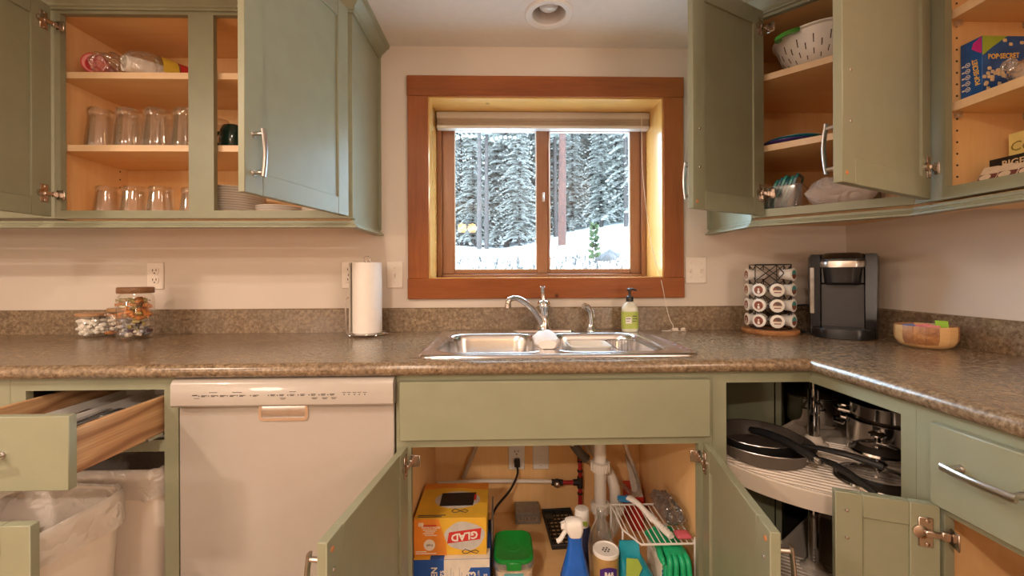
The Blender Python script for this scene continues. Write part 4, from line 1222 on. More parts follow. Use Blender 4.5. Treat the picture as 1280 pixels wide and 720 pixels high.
# things in the sink
sc = thing('dish_cloth', 'rolled white knitted dishcloth lying over the sink divider', 'dishcloth', (.149, -.40, CT + .0055))
m = MB(); rings = []
for i in range(25):
    v = i / 24; y = -.082 + .205 * v
    k = .62 + .38 * min(1, 5 * min(v, 1 - v)) ** .5
    ring = []
    for j in range(28):
        a = 2 * pi * j / 28; wob = 1 + .06 * sin(3 * a + 5 * v) + .03 * sin(7 * a - 9 * v)
        ring.append((.043 * k * wob * cos(a) + .012 * (v - .5), y, max(.0008, .012 + .026 * k * wob * sin(a))))
    rings.append(ring)
m.loft(rings)
m.build('cloth', plain('knit_cotton', (.80, .74, .70), .95, var=.04, bump=.8, bs=300), sc, local=True)
tb = thing('plastic_tub', 'small white translucent tub standing in the right sink bowl', 'tub', (.300, -.340, CT - .1715))
m = MB(); m.loft([[(x, y, z) for x, y in rr(0, 0, w, d, .022, 6)] for w, d, z in ((.115, .105, 0), (.118, .108, .004), (.136, .122, .163), (.146, .130, .164), (.146, .130, .170), (.136, .122, .170), (.130, .116, .165), (.112, .10, .006))], True, True)
m.build('body', plain('milky_plastic', (.78, .75, .69), .35, var=.01), tb, local=True)
dr = thing('dish_rack', 'small wire dish rack standing in the right sink bowl', 'dish rack', (.447, -.340, CT - .1715))
m = MB(); z0, z1 = .012, .160
m.tube([(x, y, z1) for x, y in rr(0, 0, .120, .27, .03, 5)], .0026, 6, closed=True)
for k in range(9):
    x = -.045 + k * .01125; m.tube([(x, -.134, z1), (x, -.125, z0), (x, .125, z0), (x, .134, z1)], .0013, 5)
m.tube([(x, y, z0) for x, y in rr(0, 0, .10, .23, .03, 5)], .0022, 6, closed=True)
for sx in (-.04, .04):
    for sy in (-.11, .11): m.cyl((sx, sy, .0005), (sx, sy, z0), .003, n=6)
m.build('wire_frame', M['steel'], dr, local=True)

# pod carousel: wire stand plus every visible pod
PX, PY = 1.088, -.125
ca = thing('pod_carousel', 'black wire coffee pod carousel on a round wooden base', 'pod holder', (PX, PY, CT))
m = MB(); m.lathe([(.001, .0005), (.098, .0005), (.102, .006), (.102, .014), (.098, .018), (.001, .018)], (PX, PY, CT), 40); m.build('base', M['acacia'], ca)
m = MB(); W_ = .074
cols = 6
for z in (.02, .275): m.tube([(PX + W_ * cos(2 * pi * k / 6 + .26), PY + W_ * sin(2 * pi * k / 6 + .26), CT + z) for k in range(6)], .0022, 6, closed=True)
zl = [.03, .09, .15, .21, .272]
for k in range(cols):
    a0 = 2 * pi * k / cols + .26; a1 = 2 * pi * (k + 1) / cols + .26
    p = lambda a, z: (PX + W_ * cos(a), PY + W_ * sin(a), CT + z)
    m.tube([p(a0, .02), p(a0, .275)], .0018, 6)
    for i in range(4):
        m.tube([p(a0, zl[i]), p(a1, zl[i + 1])], .0017, 6); m.tube([p(a1, zl[i]), p(a0, zl[i + 1])], .0017, 6)
m.build('wire_cage', M['black'], ca)
M['foil_brown'] = plain('pod_lid_brown', (.24, .075, .045), .4, var=.3, vs=90); M['foil_dark'] = plain('pod_lid_dark', (.10, .05, .035), .4, var=.4, vs=90)
M['foil_teal'] = plain('pod_lid_teal', (.07, .30, .29), .4, var=.2, vs=60); M['foil_cream'] = plain('pod_lid_cream', (.74, .62, .48), .4, var=.1)
def pod(ang, z, kind, label, dark=False):
    t = thing('coffee_pod', label, 'coffee pod', (PX + .088 * cos(ang), PY + .088 * sin(ang), CT + z), ang, 'coffee pods in the carousel')
    RY = Matrix.Rotation(pi / 2, 4, 'Y')
    m = MB(); m.lathe([(.001, -.046), (.0165, -.046), (.0185, -.043), (.0225, -.004), (.0255, -.003), (.0255, 0), (.023, .0004)], n=24, M=RY, cap0=False); m.build('cup', M['white'], t, local=True)
    m = MB(); m.lathe([(.0235, .0004), (.022, .0012), (.001, .0014)], n=24, M=RY); o = m.build('lid', M['label_w'], t, local=True)
    m = MB()
    if kind == 'brown':
        m.lathe([(.0005, .0021), (.0165, .0021), (.0165, .0015)], n=20, M=RY); m.ball((.0022, 0, -.008), .0004, .005, .007, 8, 6, 1); m.ball((.0022, 0, .003), .0004, .0035, .0035, 8, 6, 1)
        m.build('lid_print', [M['foil_brown'], M['label_w']], o, local=True)
    elif kind == 'dark':
        pts = [(.0155 * cos(a), .0155 * sin(a)) for a in [pi * k / 14 for k in range(15)]]
        m.loft([[(.0015, -x, y) for x, y in pts], [(.0022, -x, y) for x, y in pts]]); m.box(.0014, .0021, -.0155, .0155, -.005, -.0005, mi=2); m.box(.0014, .0021, -.012, .012, -.011, -.007, mi=1); m.box(.0016, .0023, -.014, -.003, .002, .008, mi=1)
        m.build('lid_print', [M['foil_dark'], M['foil_brown'], M['foil_cream']], o, local=True)
    else:
        for s, k in ((1, 0), (-1, 1)):
            pts = [(.017 * cos(a), s * .017 * sin(a)) for a in [pi * k2 / 14 for k2 in range(15)]]
            m.loft([[(.0015, -x, y) for x, y in pts], [(.0022, -x, y) for x, y in pts]], mi=k)
        m.build('lid_print', [M['foil_teal'], M['foil_brown']], o, local=True)
rows = ['bottom', 'second', 'third', 'top']
for i in range(4):
    z = .054 + i * .0605
    for k, kind in ((3, 'brown'), (4, 'brown'), (5, 'dark'), (0, 'teal'), (1, 'dark'), (2, 'brown')):
        if i == 3 and k in (4, 5): continue
        a = 2 * pi * (k + .5) / 6 + .26 - (.1 if k == 4 else 0)
        a = {3: 2.98, 4: 3.70, 5: 4.42, 0: 5.25, 1: 6.15, 2: 1.6}[k]
        desc = {4: 'white coffee pod with round brown lid print, %s row of the carousel', 5: 'white coffee pod with half dark lid print, %s row of the carousel', 0: 'white coffee pod with teal and brown lid, %s row on the coffee maker side',
                3: 'white coffee pod seen side on, %s row at the switch side of the carousel', 1: 'coffee pod at the back of the carousel, %s row, coffee maker side', 2: 'coffee pod at the back of the carousel, %s row, window side'}[k] % rows[i]
        pod(a, z, kind, desc)

# coffee maker
CMX, CMY, CMR = 1.322, -.205, -.70
cm = thing('coffee_maker', 'black single-cup pod coffee maker in the corner of the worktop', 'coffee maker', (CMX, CMY, CT), CMR)
w2, y0, y1 = .108, -.105, .105
def sil(w, f, b, r=.03, z=0, bow=.012):
    """plan outline with a slightly bowed front"""
    out = []
    for x, y in rr(0, (f + b) / 2, 2 * w, b - f, r, 6):
        if y < (f + b) / 2: y -= bow * (1 - (x / w) ** 2)
        out.append((x, y, z))
    return out
m = MB()
# side cheeks and back body with a front niche
for sx in (-1, 1):
    m.loft([[(sx * a, b, z) for a, b in ((.066, -.085), (.100 * k, -.075), (w2 * k, -.03), (w2 * k, y1 - .02), (.10 * k, y1), (.066, y1))] for k, z in ((.96, .004), (.97, .08), (1.0, .27), (.99, .300), (.93, .312))], True, True)
m.build('housing', M['maker'], cm, local=True)
m = MB(); m.box(-.066, .066, -.058, y1 - .002, .004, .20, .003); m.build('front_panel', M['makermid'], cm, local=True)
m = MB(); m.box(-.066, .066, -.062, y1 - .002, .20, .312, .004); m.build('head_block', M['maker'], cm, local=True)
m = MB(); m.loft([sil(.062 * k, -.118 + q, -.04, .028, z, .014) for k, q, z in ((.80, .022, .196), (.86, .012, .205), (.92, .006, .25), (.95, .004, .262))], True, True); m.build('pod_holder', M['black'], cm, local=True)
m = MB(); m.loft([sil(.068 * k, -.124, -.03, .03, z, .016) for k, z in ((.96, .262), (1, .266), (1, .280), (.96, .284))], True, True); m.build('head_band', M['nickel'], cm, local=True, label='metallic band of the brewing head')
m = MB(); m.loft([sil(.066, -.122, .03, .03, .284, .016), sil(.066, -.122, .035, .03, .292, .016), sil(.058, -.09, .06, .03, .312, .014), sil(.05, -.06, .07, .03, .317, .01)], True, True); m.build('lid', M['black'], cm, local=True)
m = MB()
for k in range(5): m.ball((-.03 + .015 * k, -.118 + .0011 * (k - 2) ** 2, .2975 + .0), .0042, .003, .002, 8, 4)
m.build('buttons', M['nickel'], cm, local=True)
m = MB(); m.loft([sil(.094 * k, -.128, .02, .05, z, .022) for k, z in ((.93, .002), (.97, .006), (.97, .030), (.93, .036))], True, True); o = m.build('drip_tray', M['black'], cm, local=True)
m = MB()
for k in range(7): m.box(-.055, .055, -.118 + k * .010, -.113 + k * .010, .0362, .038)
m.build('drip_grate', M['makermid'], o, local=True)
m = MB(); m.box(-.0985, -.0835, -.0845, -.080, .085, .262, .004); m.build('water_window', plain('tank_window', (.35, .31, .27), .12, var=.3, vs=40), cm, local=True)
MB().tube(bez([(CMX - .055, CMY + .10, CT + .11), (CMX - .10, CMY + .135, CT + .10), (1.205, -.034, CT + .06), (1.20, -.034, CT + .02), (1.215, -.06, CT + .0055), (1.206, -.10, CT + .0055), (1.206, -.16, CT + .0055), (1.228, -.175, CT + .006)], 8), .0042, 8).build('power_cord', M['black'], cm)

# acacia bowl with sachets
bw = thing('wooden_bowl', 'round staved acacia bowl holding sweetener sachets, against the right wall', 'bowl', (1.372, -.474, CT + .0005))
NS = 16; R = .077
for k in range(NS):
    a0, a1 = 2 * pi * k / NS + .006, 2 * pi * (k + 1) / NS - .006
    m = MB()
    pr = [(.70, .004), (.90, .014), (.985, .028), (1.0, .045), (1.0, .068), (.985, .071), (.90, .071), (.885, .068), (.885, .03), (.78, .016)]
    rings = [[(R * f * cos(a), R * f * sin(a), z) for f, z in pr] for a in (a0, (a0 + a1) / 2, a1)]
    m.loft(rings, True, True)
    m.build('stave', M[['acacia', 'acacia', 'acacia_pale', 'acacia', 'acacia_pale'][(k * 7) % 5]], bw, local=True)
m = MB(); m.lathe([(.001, 0), (.050, 0), (.064, .008), (.069, .014), (.050, .018), (.001, .019)], n=36); m.build('base', M['acacia_pale'], bw, local=True)
sach = [('pink', (.80, .25, .30), 7), ('blue', (.13, .22, .55), 4), ('green', (.33, .62, .06), 3), ('white', (.78, .76, .74), 4)]
R_ = random.Random(2)
for nm, c, cnt in sach:
    mt = plain(nm + '_sachet_paper', c, .5, var=.05)
    pos = {'pink': (-.012, -.01), 'blue': (-.058, .012), 'green': (.032, -.018), 'white': (.060, .005)}[nm]
    for i in range(cnt):
        m = MB(); m.box(-.021, .021, -.0011, .0011, -.017, .024, .0004)
        z = .041 + .016 + (.014 if nm == 'green' and i == 0 else 0) + .003 * R_.random()
        o = single('sachet', m, mt, '%s sweetener sachet in the wooden bowl, %s from the front of its colour' % (nm, ORD[i]), 'sachet', (1.372 + pos[0] * .72 + .004 * R_.random(), -.474 + pos[1] + (i - cnt / 2) * .006, CT + z - .010), '%s sachets in the wooden bowl' % nm, rz=.25 * (R_.random() - .5))
        o.rotation_euler = (-.25 + .12 * R_.random(), .2 * (R_.random() - .5), o.rotation_euler[2])
# ---------------------------------------------------------------- in the left wall cabinet
def tumbler(label, R, h, loc, group):
    t = thing('drinking_glass', label, 'glass', loc, 0, group)
    m = MB(); r2 = R * .74; nn = 60
    def fl(prof, k):
        m.loft([[(r * (1 + k * cos(12 * a)) * cos(a), r * (1 + k * cos(12 * a)) * sin(a), z) for a in [2 * pi * j / nn for j in range(nn)]] for r, z in prof], False, True)
    fl([(R * .99, .0005), (R, .003), (R * .93, h * .25), (r2 * 1.04, h * .80)], .012); m.f.pop(); m.mi.pop()
    m.lathe([(r2 * 1.04, h * .80), (r2 * 1.12, h * .86), (r2 * 1.12, h * .95), (r2 * 1.0, h), (.001, h)], n=30)
    m.lathe([(R * .92, .001), (r2 * .94, h * .80), (r2 * .8, h * .85), (.001, h * .86)], n=30)
    m.build('body', M['tumbler'], t, local=True)
    return t
S2, S1, S0 = 1.6165, 1.8725, 1.3765
nth = ['first', 'second', 'third', 'fourth']
g0 = None
for i, x in enumerate((-1.468, -1.366, -1.264, -1.162)):
    lab = 'upturned clear tumbler, %s from the hinge side in the front row, middle shelf' % nth[i]
    if g0 is None: g0 = tumbler(lab, .0475, .148, (x, -.225, S2), 'tumblers on the middle shelf')
    else: dup(g0, (x, -.225, S2), i * .4, lab)
for i, x in enumerate((-1.418, -1.316, -1.214, -1.112)):
    dup(g0, (x, -.115, S2), i * .7, 'upturned clear tumbler, %s from the hinge side in the back row, middle shelf' % nth[i])
g1 = None
for i, x in enumerate((-1.444, -1.348, -1.253, -1.158)):
    lab = 'short upturned tumbler, %s from the hinge side on the cabinet floor' % nth[i]
    hh = .105 if i < 3 else .095
    if i == 0: g1 = tumbler(lab, .045, .105, (x, -.225, S0), 'tumblers on the cabinet floor')
    else: dup(g1, (x, -.225 + (.03 if i == 3 else 0), S0), i * .5, lab)
mg = thing('mug', 'dark green glazed mug upside down on the middle shelf', 'mug', (-1.000, -.205, S2))
m = MB(); m.lathe([(.044, .0), (.0455, .003), (.046, .05), (.044, .075), (.036, .093), (.026, .098), (.001, .098)], n=30); m.lathe([(.040, .001), (.040, .08), (.001, .085)], n=24); m.build('body', M['greenmug'], mg, local=True)
m = MB(); m.tube([(-.044 - .026 * sin(a), .0, .05 + .026 * cos(a)) for a in [pi * k / 10 for k in range(11)]], .0055, 8); m.build('handle', M['greenmug'], mg, local=True)
mg = thing('mug', 'dark red mug behind the green one', 'mug', (-1.005, -.105, S2))
m = MB(); m.lathe([(.042, .0), (.044, .003), (.045, .06), (.041, .09), (.030, .102), (.001, .103)], n=30); m.lathe([(.038, .001), (.038, .09), (.001, .092)], n=24); m.build('body', M['redglaze'], mg, local=True)
m = MB(); m.tube([(.044 + .024 * sin(a), 0, .05 + .026 * cos(a)) for a in [pi * k / 10 for k in range(11)]], .0055, 8); m.build('handle', M['redglaze'], mg, local=True)
def plate_mesh(R):
    m = MB(); m.lathe([(.001, .0), (R * .55, .0), (R * .60, .002), (R * .78, .004), (R * .98, .0135), (R, .0155), (R * .985, .0165), (R * .77, .0075), (R * .58, .005), (.001, .004)], n=40); return m
def stack(n, R, x, y, label, group, dz=.0088):
    p0 = None
    for i in range(n):
        lab = label % ORD[i]
        if p0 is None: p0 = single('plate', plate_mesh(R), M['ceram'], lab, 'plate', (x, y, S0), group)
        else:
            c_ = p0.copy(); COL.objects.link(c_); c_.location = (x, y, S0 + i * dz); c_['label'] = lab
stack(11, .112, -1.030, -.165, 'white plate, %s from the bottom of the tall stack on the cabinet floor', 'tall stack of white plates')
stack(3, .082, -.835, -.195, 'small white plate, %s from the bottom of the low stack beside the tall one', 'low stack of small white plates')
stack(3, .066, -.680, -.205, 'small white saucer, %s from the bottom of the stack nearest the end panel', 'stack of white saucers')

# bags of party cups on the top shelf
def bag(mb, c, L, R, ax, seed, neck=1):
    """crumpled film sleeve along direction ax (plan angle) with a gathered end"""
    Rn = random.Random(seed); n = 22; rings = []
    prof = [(.0, .15), (.02, .75), (.06, 1.02), (L * .35, 1.06), (L * .7, 1.04), (L * .88, .9), (L, .55), (L + .035, .30), (L + .06, .42)]
    for d, k in prof:
        ring = []
        for j in range(n):
            a = 2 * pi * j / n; q = R * k * (1 + .10 * (Rn.random() - .5))
            x = d - L / 2; y = q * cos(a); z = max(.0008, R + q * sin(a) - .002)
            ring.append((c[0] + x * cos(ax) - y * sin(ax), c[1] + x * sin(ax) + y * cos(ax), c[2] + z))
        rings.append(ring)
    mb.loft(rings, True, True); return mb
M['redcup'] = plain('red_cup_plastic', (.62, .075, .085), .3, var=.06); M['pinkcup'] = plain('pale_red_plastic', (.80, .35, .33), .3, var=.06)
def cup_sleeve(t, c, ax, n, R, mt, lipm, name):
    T = Matrix.Translation(c) @ Matrix.Rotation(ax, 4, 'Z') @ Matrix.Rotation(pi / 2, 4, 'Y')
    m = MB()
    for i in range(n):
        d = i * .016
        m.lathe([(R * .70, d), (R * .96, d + .07), (R * 1.04, d + .072), (R * 1.04, d + .076), (R * .96, d + .076)], n=22, M=T)
    m.lathe([(.001, 0), (R * .70, 0)], n=22, M=T)
    m.build(name, mt, t)
b_ = thing('cup_bag', 'clear bag of red plastic cups lying on the top shelf', 'bag of cups', (-1.44, -.2, S1))
m = MB(); T = Matrix.Translation((-1.455, -.262, S1 + .044)) @ Matrix.Rotation(.35, 4, 'Z') @ Matrix.Rotation(pi / 2, 4, 'X')
m.lathe([(.001, -.02), (.012, -.018), (.023, -.012), (.026, -.004), (.033, .0), (.037, .004), (.0385, .001), (.038, -.012), (.032, -.10)], n=28, M=T); m.build('cups', M['redcup'], b_)
m = MB(); m.lathe([(.024, -.0115), (.030, -.001), (.033, .002), (.0335, .0028), (.0305, .0005), (.0245, -.010)], n=28, M=T); m.build('cup_rim', M['pinkcup'], b_)
m = MB(); bag(m, (-1.425, -.205, S1), .17, .050, 1.25, 5); m.build('film', M['film'], b_, angle=60)
b2_ = thing('cup_bag', 'clear bag of white cups with a red and yellow label on the top shelf', 'bag of cups', (-1.27, -.18, S1))
T = Matrix.Translation((-1.335, -.275, S1 + .034)) @ Matrix.Rotation(-.95, 4, 'Z') @ Matrix.Rotation(-pi / 2, 4, 'X')
T = Matrix.Translation((-1.338, -.275, S1 + .040)) @ Matrix.Rotation(-.55, 4, 'Z') @ Matrix.Rotation(-pi / 2, 4, 'X')
m = MB()
for i in range(6): m.lathe([(.029, i * .014), (.036, i * .014 + .075), (.0375, i * .014 + .077), (.036, i * .014 + .079)], n=24, M=T)
m.lathe([(.001, .003), (.026, .003), (.0285, -.002), (.029, 0)], n=24, M=T); m.build('cups', M['label_w'], b2_)
ax = pi / 2 - .55
m = MB(); bag(m, (-1.285, -.185, S1), .23, .052, ax, 9); m.build('film', M['film'], b2_, angle=60)
M['yellowfilm'] = plain('yellow_print_film', (.80, .60, .07), .3, var=.1); M['redfilm'] = plain('red_print_film', (.66, .04, .045), .3, var=.1)
def band(d0, d1, k, mt, nm):
    m = MB(); n = 24; rings = []
    for d in (d0, (d0 + d1) / 2, d1):
        ring = []
        for j in range(n // 2 + 3):
            a = -pi * .15 + 2 * pi * j / n * 1.05; y = k * cos(a); z = .052 + k * sin(a) - .002
            x = d - .105
            ring.append((-1.285 + x * cos(ax) - y * sin(ax), -.185 + x * sin(ax) + y * cos(ax), S1 + max(.001, z)))
        rings.append(ring)
    m.loft(rings, closed=False); return m.build(nm, mt, b2_)
bb = band(.095, .145, .0560, M['yellowfilm'], 'yellow_label')
bb = band(.150, .215, .0545, M['redfilm'], 'red_label')

# ---------------------------------------------------------------- in the corner wall cabinet
co = thing('colander', 'white plastic colander with green grips on the top shelf of the corner cabinet', 'colander', (1.128, -.330, S1))
m = MB(); R = .128
bp = [(.045, .004), (.052, .0), (.060, .001), (.085, .018), (.108, .055), (.120, .095), (.1235, .112), (R + .006, .115), (R + .007, .119), (.124, .1195), (.1165, .095), (.104, .055), (.082, .022), (.045, .010), (.001, .009)]
nA = 72; rings = [[(r * cos(2 * pi * j / nA), r * sin(2 * pi * j / nA), z) for j in range(nA)] for r, z in bp]
m.loft(rings, False, True); m.build('bowl', M['white'], co, local=True)
m = MB()
def bowl_r(z):
    for (r0, z0), (r1, z1) in zip(bp[2:6], bp[3:7]):
        if z0 <= z <= z1: return r0 + (r1 - r0) * (z - z0) / (z1 - z0)
    return .12
for k in range(30):
    a = 2 * pi * k / 30
    for za, zb in (((.062, .088), (.030, .046)) if k % 2 else ((.048, .068), (.018, .030))):
        pts = []
        for t_ in range(4):
            z = za + (zb - za) * t_ / 3; r = bowl_r(z)
            pts.append((z, r))
        da = .014
        m.loft([[((r + .0006) * cos(a - da), (r + .0006) * sin(a - da), z), ((r + .0006) * cos(a + da), (r + .0006) * sin(a + da), z), ((r - .002) * cos(a + da), (r - .002) * sin(a + da), z), ((r - .002) * cos(a - da), (r - .002) * sin(a - da), z)] for z, r in pts])
m.build('drain_slots', M['hole'], co, local=True, kind='stuff')
M['gripgreen'] = plain('green_grip', (.07, .30, .03), .35, var=.05)
for a in (radians(195), radians(15)):
    m = MB(); o_ = []; i_ = []
    for k in range(17):
        b = -pi / 2 + pi * k / 16
        o_.append((R + .002 + .040 * cos(b), .042 * sin(b))); i_.append((R + .004 + .022 * cos(b), .024 * sin(b)))
    T = Matrix.Rotation(a, 4, 'Z')
    m.loft([[(x, y, .104 - .22 * (x - R)) for x, y in o_], [(x, y, .117 - .22 * (x - R)) for x, y in o_], [(x, y, .117 - .22 * (x - R)) for x, y in i_], [(x, y, .104 - .22 * (x - R)) for x, y in i_]], closed=False, loop=True, M=T)
    m.build('grip', M['gripgreen'], co, local=True)
lid_c = [('plate', 'teal', (.02, .23, .33), 'teal plastic plate on the middle shelf of the corner cabinet, on a purple one', (1.075, -.278), .0100), ('plate', 'purple', (.09, .05, .28), 'purple plastic plate under the teal one on the middle shelf', (1.06, -.275), 0)]
for nm, cn_, c_, lab, (x, y), dz in lid_c:
    m = MB(); m.lathe([(.001, 0), (.06, 0), (.085, .007), (.094, .012), (.094, .014), (.083, .010), (.05, .004), (.001, .004)], n=36)
    single(nm, m, plain(cn_ + '_melamine', c_, .3, var=.05), lab, 'plate', (x, y, S2 + dz))

bx = thing('storage_bin', 'clear plastic bin full of teal container lids on the corner cabinet floor', 'bin', (1.052, -.262, S0), -pi / 4)
m = MB(); m.loft([[(x, y, z) for x, y in rr(0, 0, w, d, .02, 5)] for w, d, z in ((.125, .17, 0), (.128, .173, .004), (.142, .19, .085), (.150, .198, .086), (.150, .198, .089), (.139, .187, .088), (.124, .168, .005))], True, True)
m.build('body', M['clearplastic'], bx, local=True)
M['teal'] = plain('teal_lid', (.03, .33, .29), .3, var=.05); M['tealdk'] = plain('deep_teal_lid', (.015, .15, .19), .3, var=.05)
lz = [(-.054, .40, 0), (-.041, .385, 1), (-.028, .37, 0), (-.015, .355, 1), (-.002, .34, 0), (.011, .325, 1)]
for i, (x, tilt, k) in enumerate(lz):
    ld = thing('container_lid', '%s rimmed clear lid in the clear bin, %s from the hinged door' % (('teal', 'dark teal')[k], ORD[i]), 'lid', WM[bx.name] @ Vector((x, .0, .0075)), -pi / 4, 'lids in the clear bin')
    TT = Matrix.Rotation(tilt, 4, 'Y') @ Matrix.Translation((0, 0, .069)) @ Matrix.Rotation(pi / 2, 4, 'Y')
    hw = .108 + .012 * (i % 3)
    a_, b_r = rr(0, 0, hw, .118, .022, 6), rr(0, 0, hw - .018, .098, .016, 6)
    m = MB(); m.loft([[(p, q, z) for p, q in s_] for s_, z in ((a_, -.004), (a_, .004), (b_r, .004), (b_r, -.004))], False, False, M=TT, loop=True)
    m.build('rim', M[('teal', 'tealdk')[k]], ld, local=True)
    m = MB(); m.loft([[(p, q, z) for p, q in b_r] for z in (-.0015, .0015)], M=TT); m.build('clear_center', M['clearplastic'], ld, local=True)
def crumple(label, name, c, L, W, H, ax, mt, seed, cat='bag', zig=.16, group=None):
    """a softly crumpled pillow shaped bag"""
    Rn = random.Random(seed); nu, nv = 26, 16; m = MB()
    ph = [Rn.random() * 6 for _ in range(8)]
    def f(u, v, s):
        x = (u - .5) * L; y = (v - .5) * W
        e = (max(0.0, 1 - abs(2 * u - 1) ** 3.2) * max(0.0, 1 - abs(2 * v - 1) ** 2.6)) ** .55
        w_ = 1 + zig * (sin(9 * u + ph[0]) * sin(7 * v + ph[1]) + .6 * sin(19 * u + 6 * v + ph[2]) + .4 * sin(31 * v - 12 * u + ph[3]))
        z = H * .5 + s * H * .5 * e * w_ if s > 0 else max(.0006, H * .5 - H * .5 * e)
        ed = zig * .06 * sin(25 * v + ph[4]) * L
        return (x + (ed if u in (0, 1) else 0), y, max(.0008, z))
    m.grid(lambda u, v: f(u, v, 1), nu, nv); m.grid(lambda u, v: f(u, v, -1), nu, nv)
    return single(name, m, mt, label, cat, c, group, rz=ax, angle=80)
crumple('white crumpled plastic bag folded on the corner cabinet floor', 'plastic_bag', (1.131, -.431, S0), .19, .105, .095, -pi / 4 + .05, thin('white_bag_film', (.9, .88, .86), .20, .22, .88, (.93, .88, .86), crumple=.8, cs=22), 3, zig=.2)
crumple('grey and tan crumpled wrapper behind the white bag', 'foil_bag', (1.243, -.383, S0), .12, .09, .085, -pi / 4, plain('tan_wrapper', (.40, .31, .23), .3, .2, var=.4, vs=40), 8, zig=.3)
jr = thing('glass_jar', 'short clear glass jar on the corner cabinet floor, beside the door edge', 'jar', (1.222, -.530, S0))
m = MB(); m.lathe([(.001, .001), (.030, .001), (.034, .006), (.034, .052), (.030, .058), (.030, .064)], n=26); m.build('body', M['tumbler'], jr, local=True)
m = MB(); m.lathe([(.0305, .060), (.032, .0605), (.032, .069), (.001, .070)], n=26); m.build('lid', M['steel'], jr, local=True)

# ---------------------------------------------------------------- in the right wall cabinet
SR = 1.6215
pb = thing('popcorn_box', 'blue microwave popcorn box on the middle shelf of the right cabinet', 'box', (1.34, -.700, SR))
bx0, bx1, by0, by1, bh = 1.268, 1.388, -.724, -.672, .158
M['popblue'] = plain('popcorn_blue_card', (.015, .10, .36), .35, var=.3, vs=25); M['popyellow'] = plain('popcorn_yellow_print', (.90, .58, .12), .45, var=.05); M['popgreen'] = plain('popcorn_green_print', (.36, .50, .06), .45)
M['magenta'] = plain('magenta_print', (.62, .03, .28), .45)
MB().box(bx0, bx1, by0, by1, SR, SR + bh, .001).build('carton', M['popblue'], pb)
m = MB(); m.loft([[(bx0 + .0005, by0 - q, SR + bh - .001), (bx0 + .068, by0 - q, SR + bh - .001), (bx0 + .030, by0 - q, SR + bh - .028), (bx0 + .0005, by0 - q, SR + bh - .052)] for q in (.0002, .0008)]); m.build('corner_flash', M['popgreen'], pb)
m = MB(); m.loft([[(bx0 - q, by0 + .001, SR + bh - .002), (bx0 - q, by0 + .020, SR + bh - .010), (bx0 - q, by0 + .024, SR + bh - .024), (bx0 - q, by0 + .012, SR + bh - .036), (bx0 - q, by0 + .001, SR + bh - .046)] for q in (.0002, .0008)]); m.build('side_flash', M['magenta'], pb)
text('POP·SECRET', .0185, (bx0 + .058, by0, SR + .104), (1, 0, .05), (0, 0, 1), M['popyellow'], pb, bold=.0005, sx=.84)
text('POP·SECRET', .0165, (bx0, by0 + .013, SR + .068), (0, .12, 1), (0, 1, 0), M['popyellow'], pb, bold=.0005, sx=.8).rotation_euler
m = MB(); Rp = random.Random(6)
for i in range(44):
    x, z = bx0 + .006 + .108 * Rp.random(), SR + .006 + .066 * Rp.random()
    m.ball((x, by0 - .0002, z), .0062, .0012, .0062, 7, 4)
for x, z in ((bx0 + .062, SR + bh - .012), (bx0 + .078, SR + bh - .022), (bx0 + .108, SR + bh - .018)): m.ball((x, by0 - .0002, z), .006, .001, .006, 8, 4)
m.build('popcorn_print', kind='stuff', parent=pb, mats=plain('popcorn_print', (.80, .62, .36), .5, var=.2, vs=150))
m = MB()
for i in range(5): m.lathe([(.0046, 0), (.0062, 0), (.0062, .0005), (.0046, .0005)], n=18, M=Matrix.Translation((bx0 - .0006, by0 + .034, SR + .030 + i * .0165)) @ Matrix.Rotation(pi / 2, 4, 'Y'))
for i in range(5):
    m.box(bx0 - .0006, bx0, by0 + .0320, by0 + .0360, SR + .0285 + i * .0165, SR + .0315 + i * .0165); m.box(bx0 - .0006, bx0, by0 + .042, by0 + .048, SR + .028 + i * .0165, SR + .032 + i * .0165)
m.build('icon_print', M['label_w'], pb)
fb = thing('snack_bag', 'clear bag with red and white print lying in front of the popcorn box', 'bag', (1.345, -.775, SR), .35)
m = MB(); bag(m, (0, 0, 0), .15, .034, pi, 21); m.build('film', M['film'], fb, local=True, angle=60)
m = MB(); m.loft([[(-.055, .024 * cos(a), .032 + .022 * sin(a)) for a in [2 * pi * k / 14 for k in range(14)]], [(.06, .026 * cos(a), .033 + .024 * sin(a)) for a in [2 * pi * k / 14 for k in range(14)]]]); m.build('contents', plain('white_contents', (.90, .85, .82), .6, var=.05), fb, local=True)
m = MB(); m.loft([[(x, .0370 * cos(a), .0355 + .0362 * sin(a)) for a in [pi * (.95 + .5 * k / 8) for k in range(9)]] for x in (-.05, .02, .085)], closed=False); m.build('red_stripe', M['redfilm'], fb, local=True)

TB = 1.3795
tx = thing('tea_box', 'black tea box lying on its side at the bottom of the right cabinet', 'tea box', (1.34, -.79, TB))
MB().box(1.300, 1.368, -.872, -.712, TB, TB + .074, .001).build('carton', plain('black_card', (.018, .014, .014), .35, var=.1), tx)
text('BIGELOW', .0235, (1.300, -.792, TB + .055), (0, -1, 0), (0, 0, 1), plain('tea_gold_print', (.74, .55, .33), .45), tx, bold=.0004)
text('Vanilla', .021, (1.300, -.800, TB + .028), (0, -1, 0), (0, 0, 1), plain('tea_lilac_print', (.72, .62, .74), .45), tx, shear=.25)
MB().box(1.2994, 1.300, -.870, -.714, TB + .040, TB + .0415).build('gold_rule', M['label_w'], tx)
ty = thing('tea_box', 'yellow tea box with an orange butterfly behind the black one', 'tea box', (1.42, -.79, TB))
MB().box(1.376, 1.452, -.860, -.694, TB, TB + .150, .001).build('carton', plain('yellow_card', (.80, .66, .24), .45, var=.05), ty)
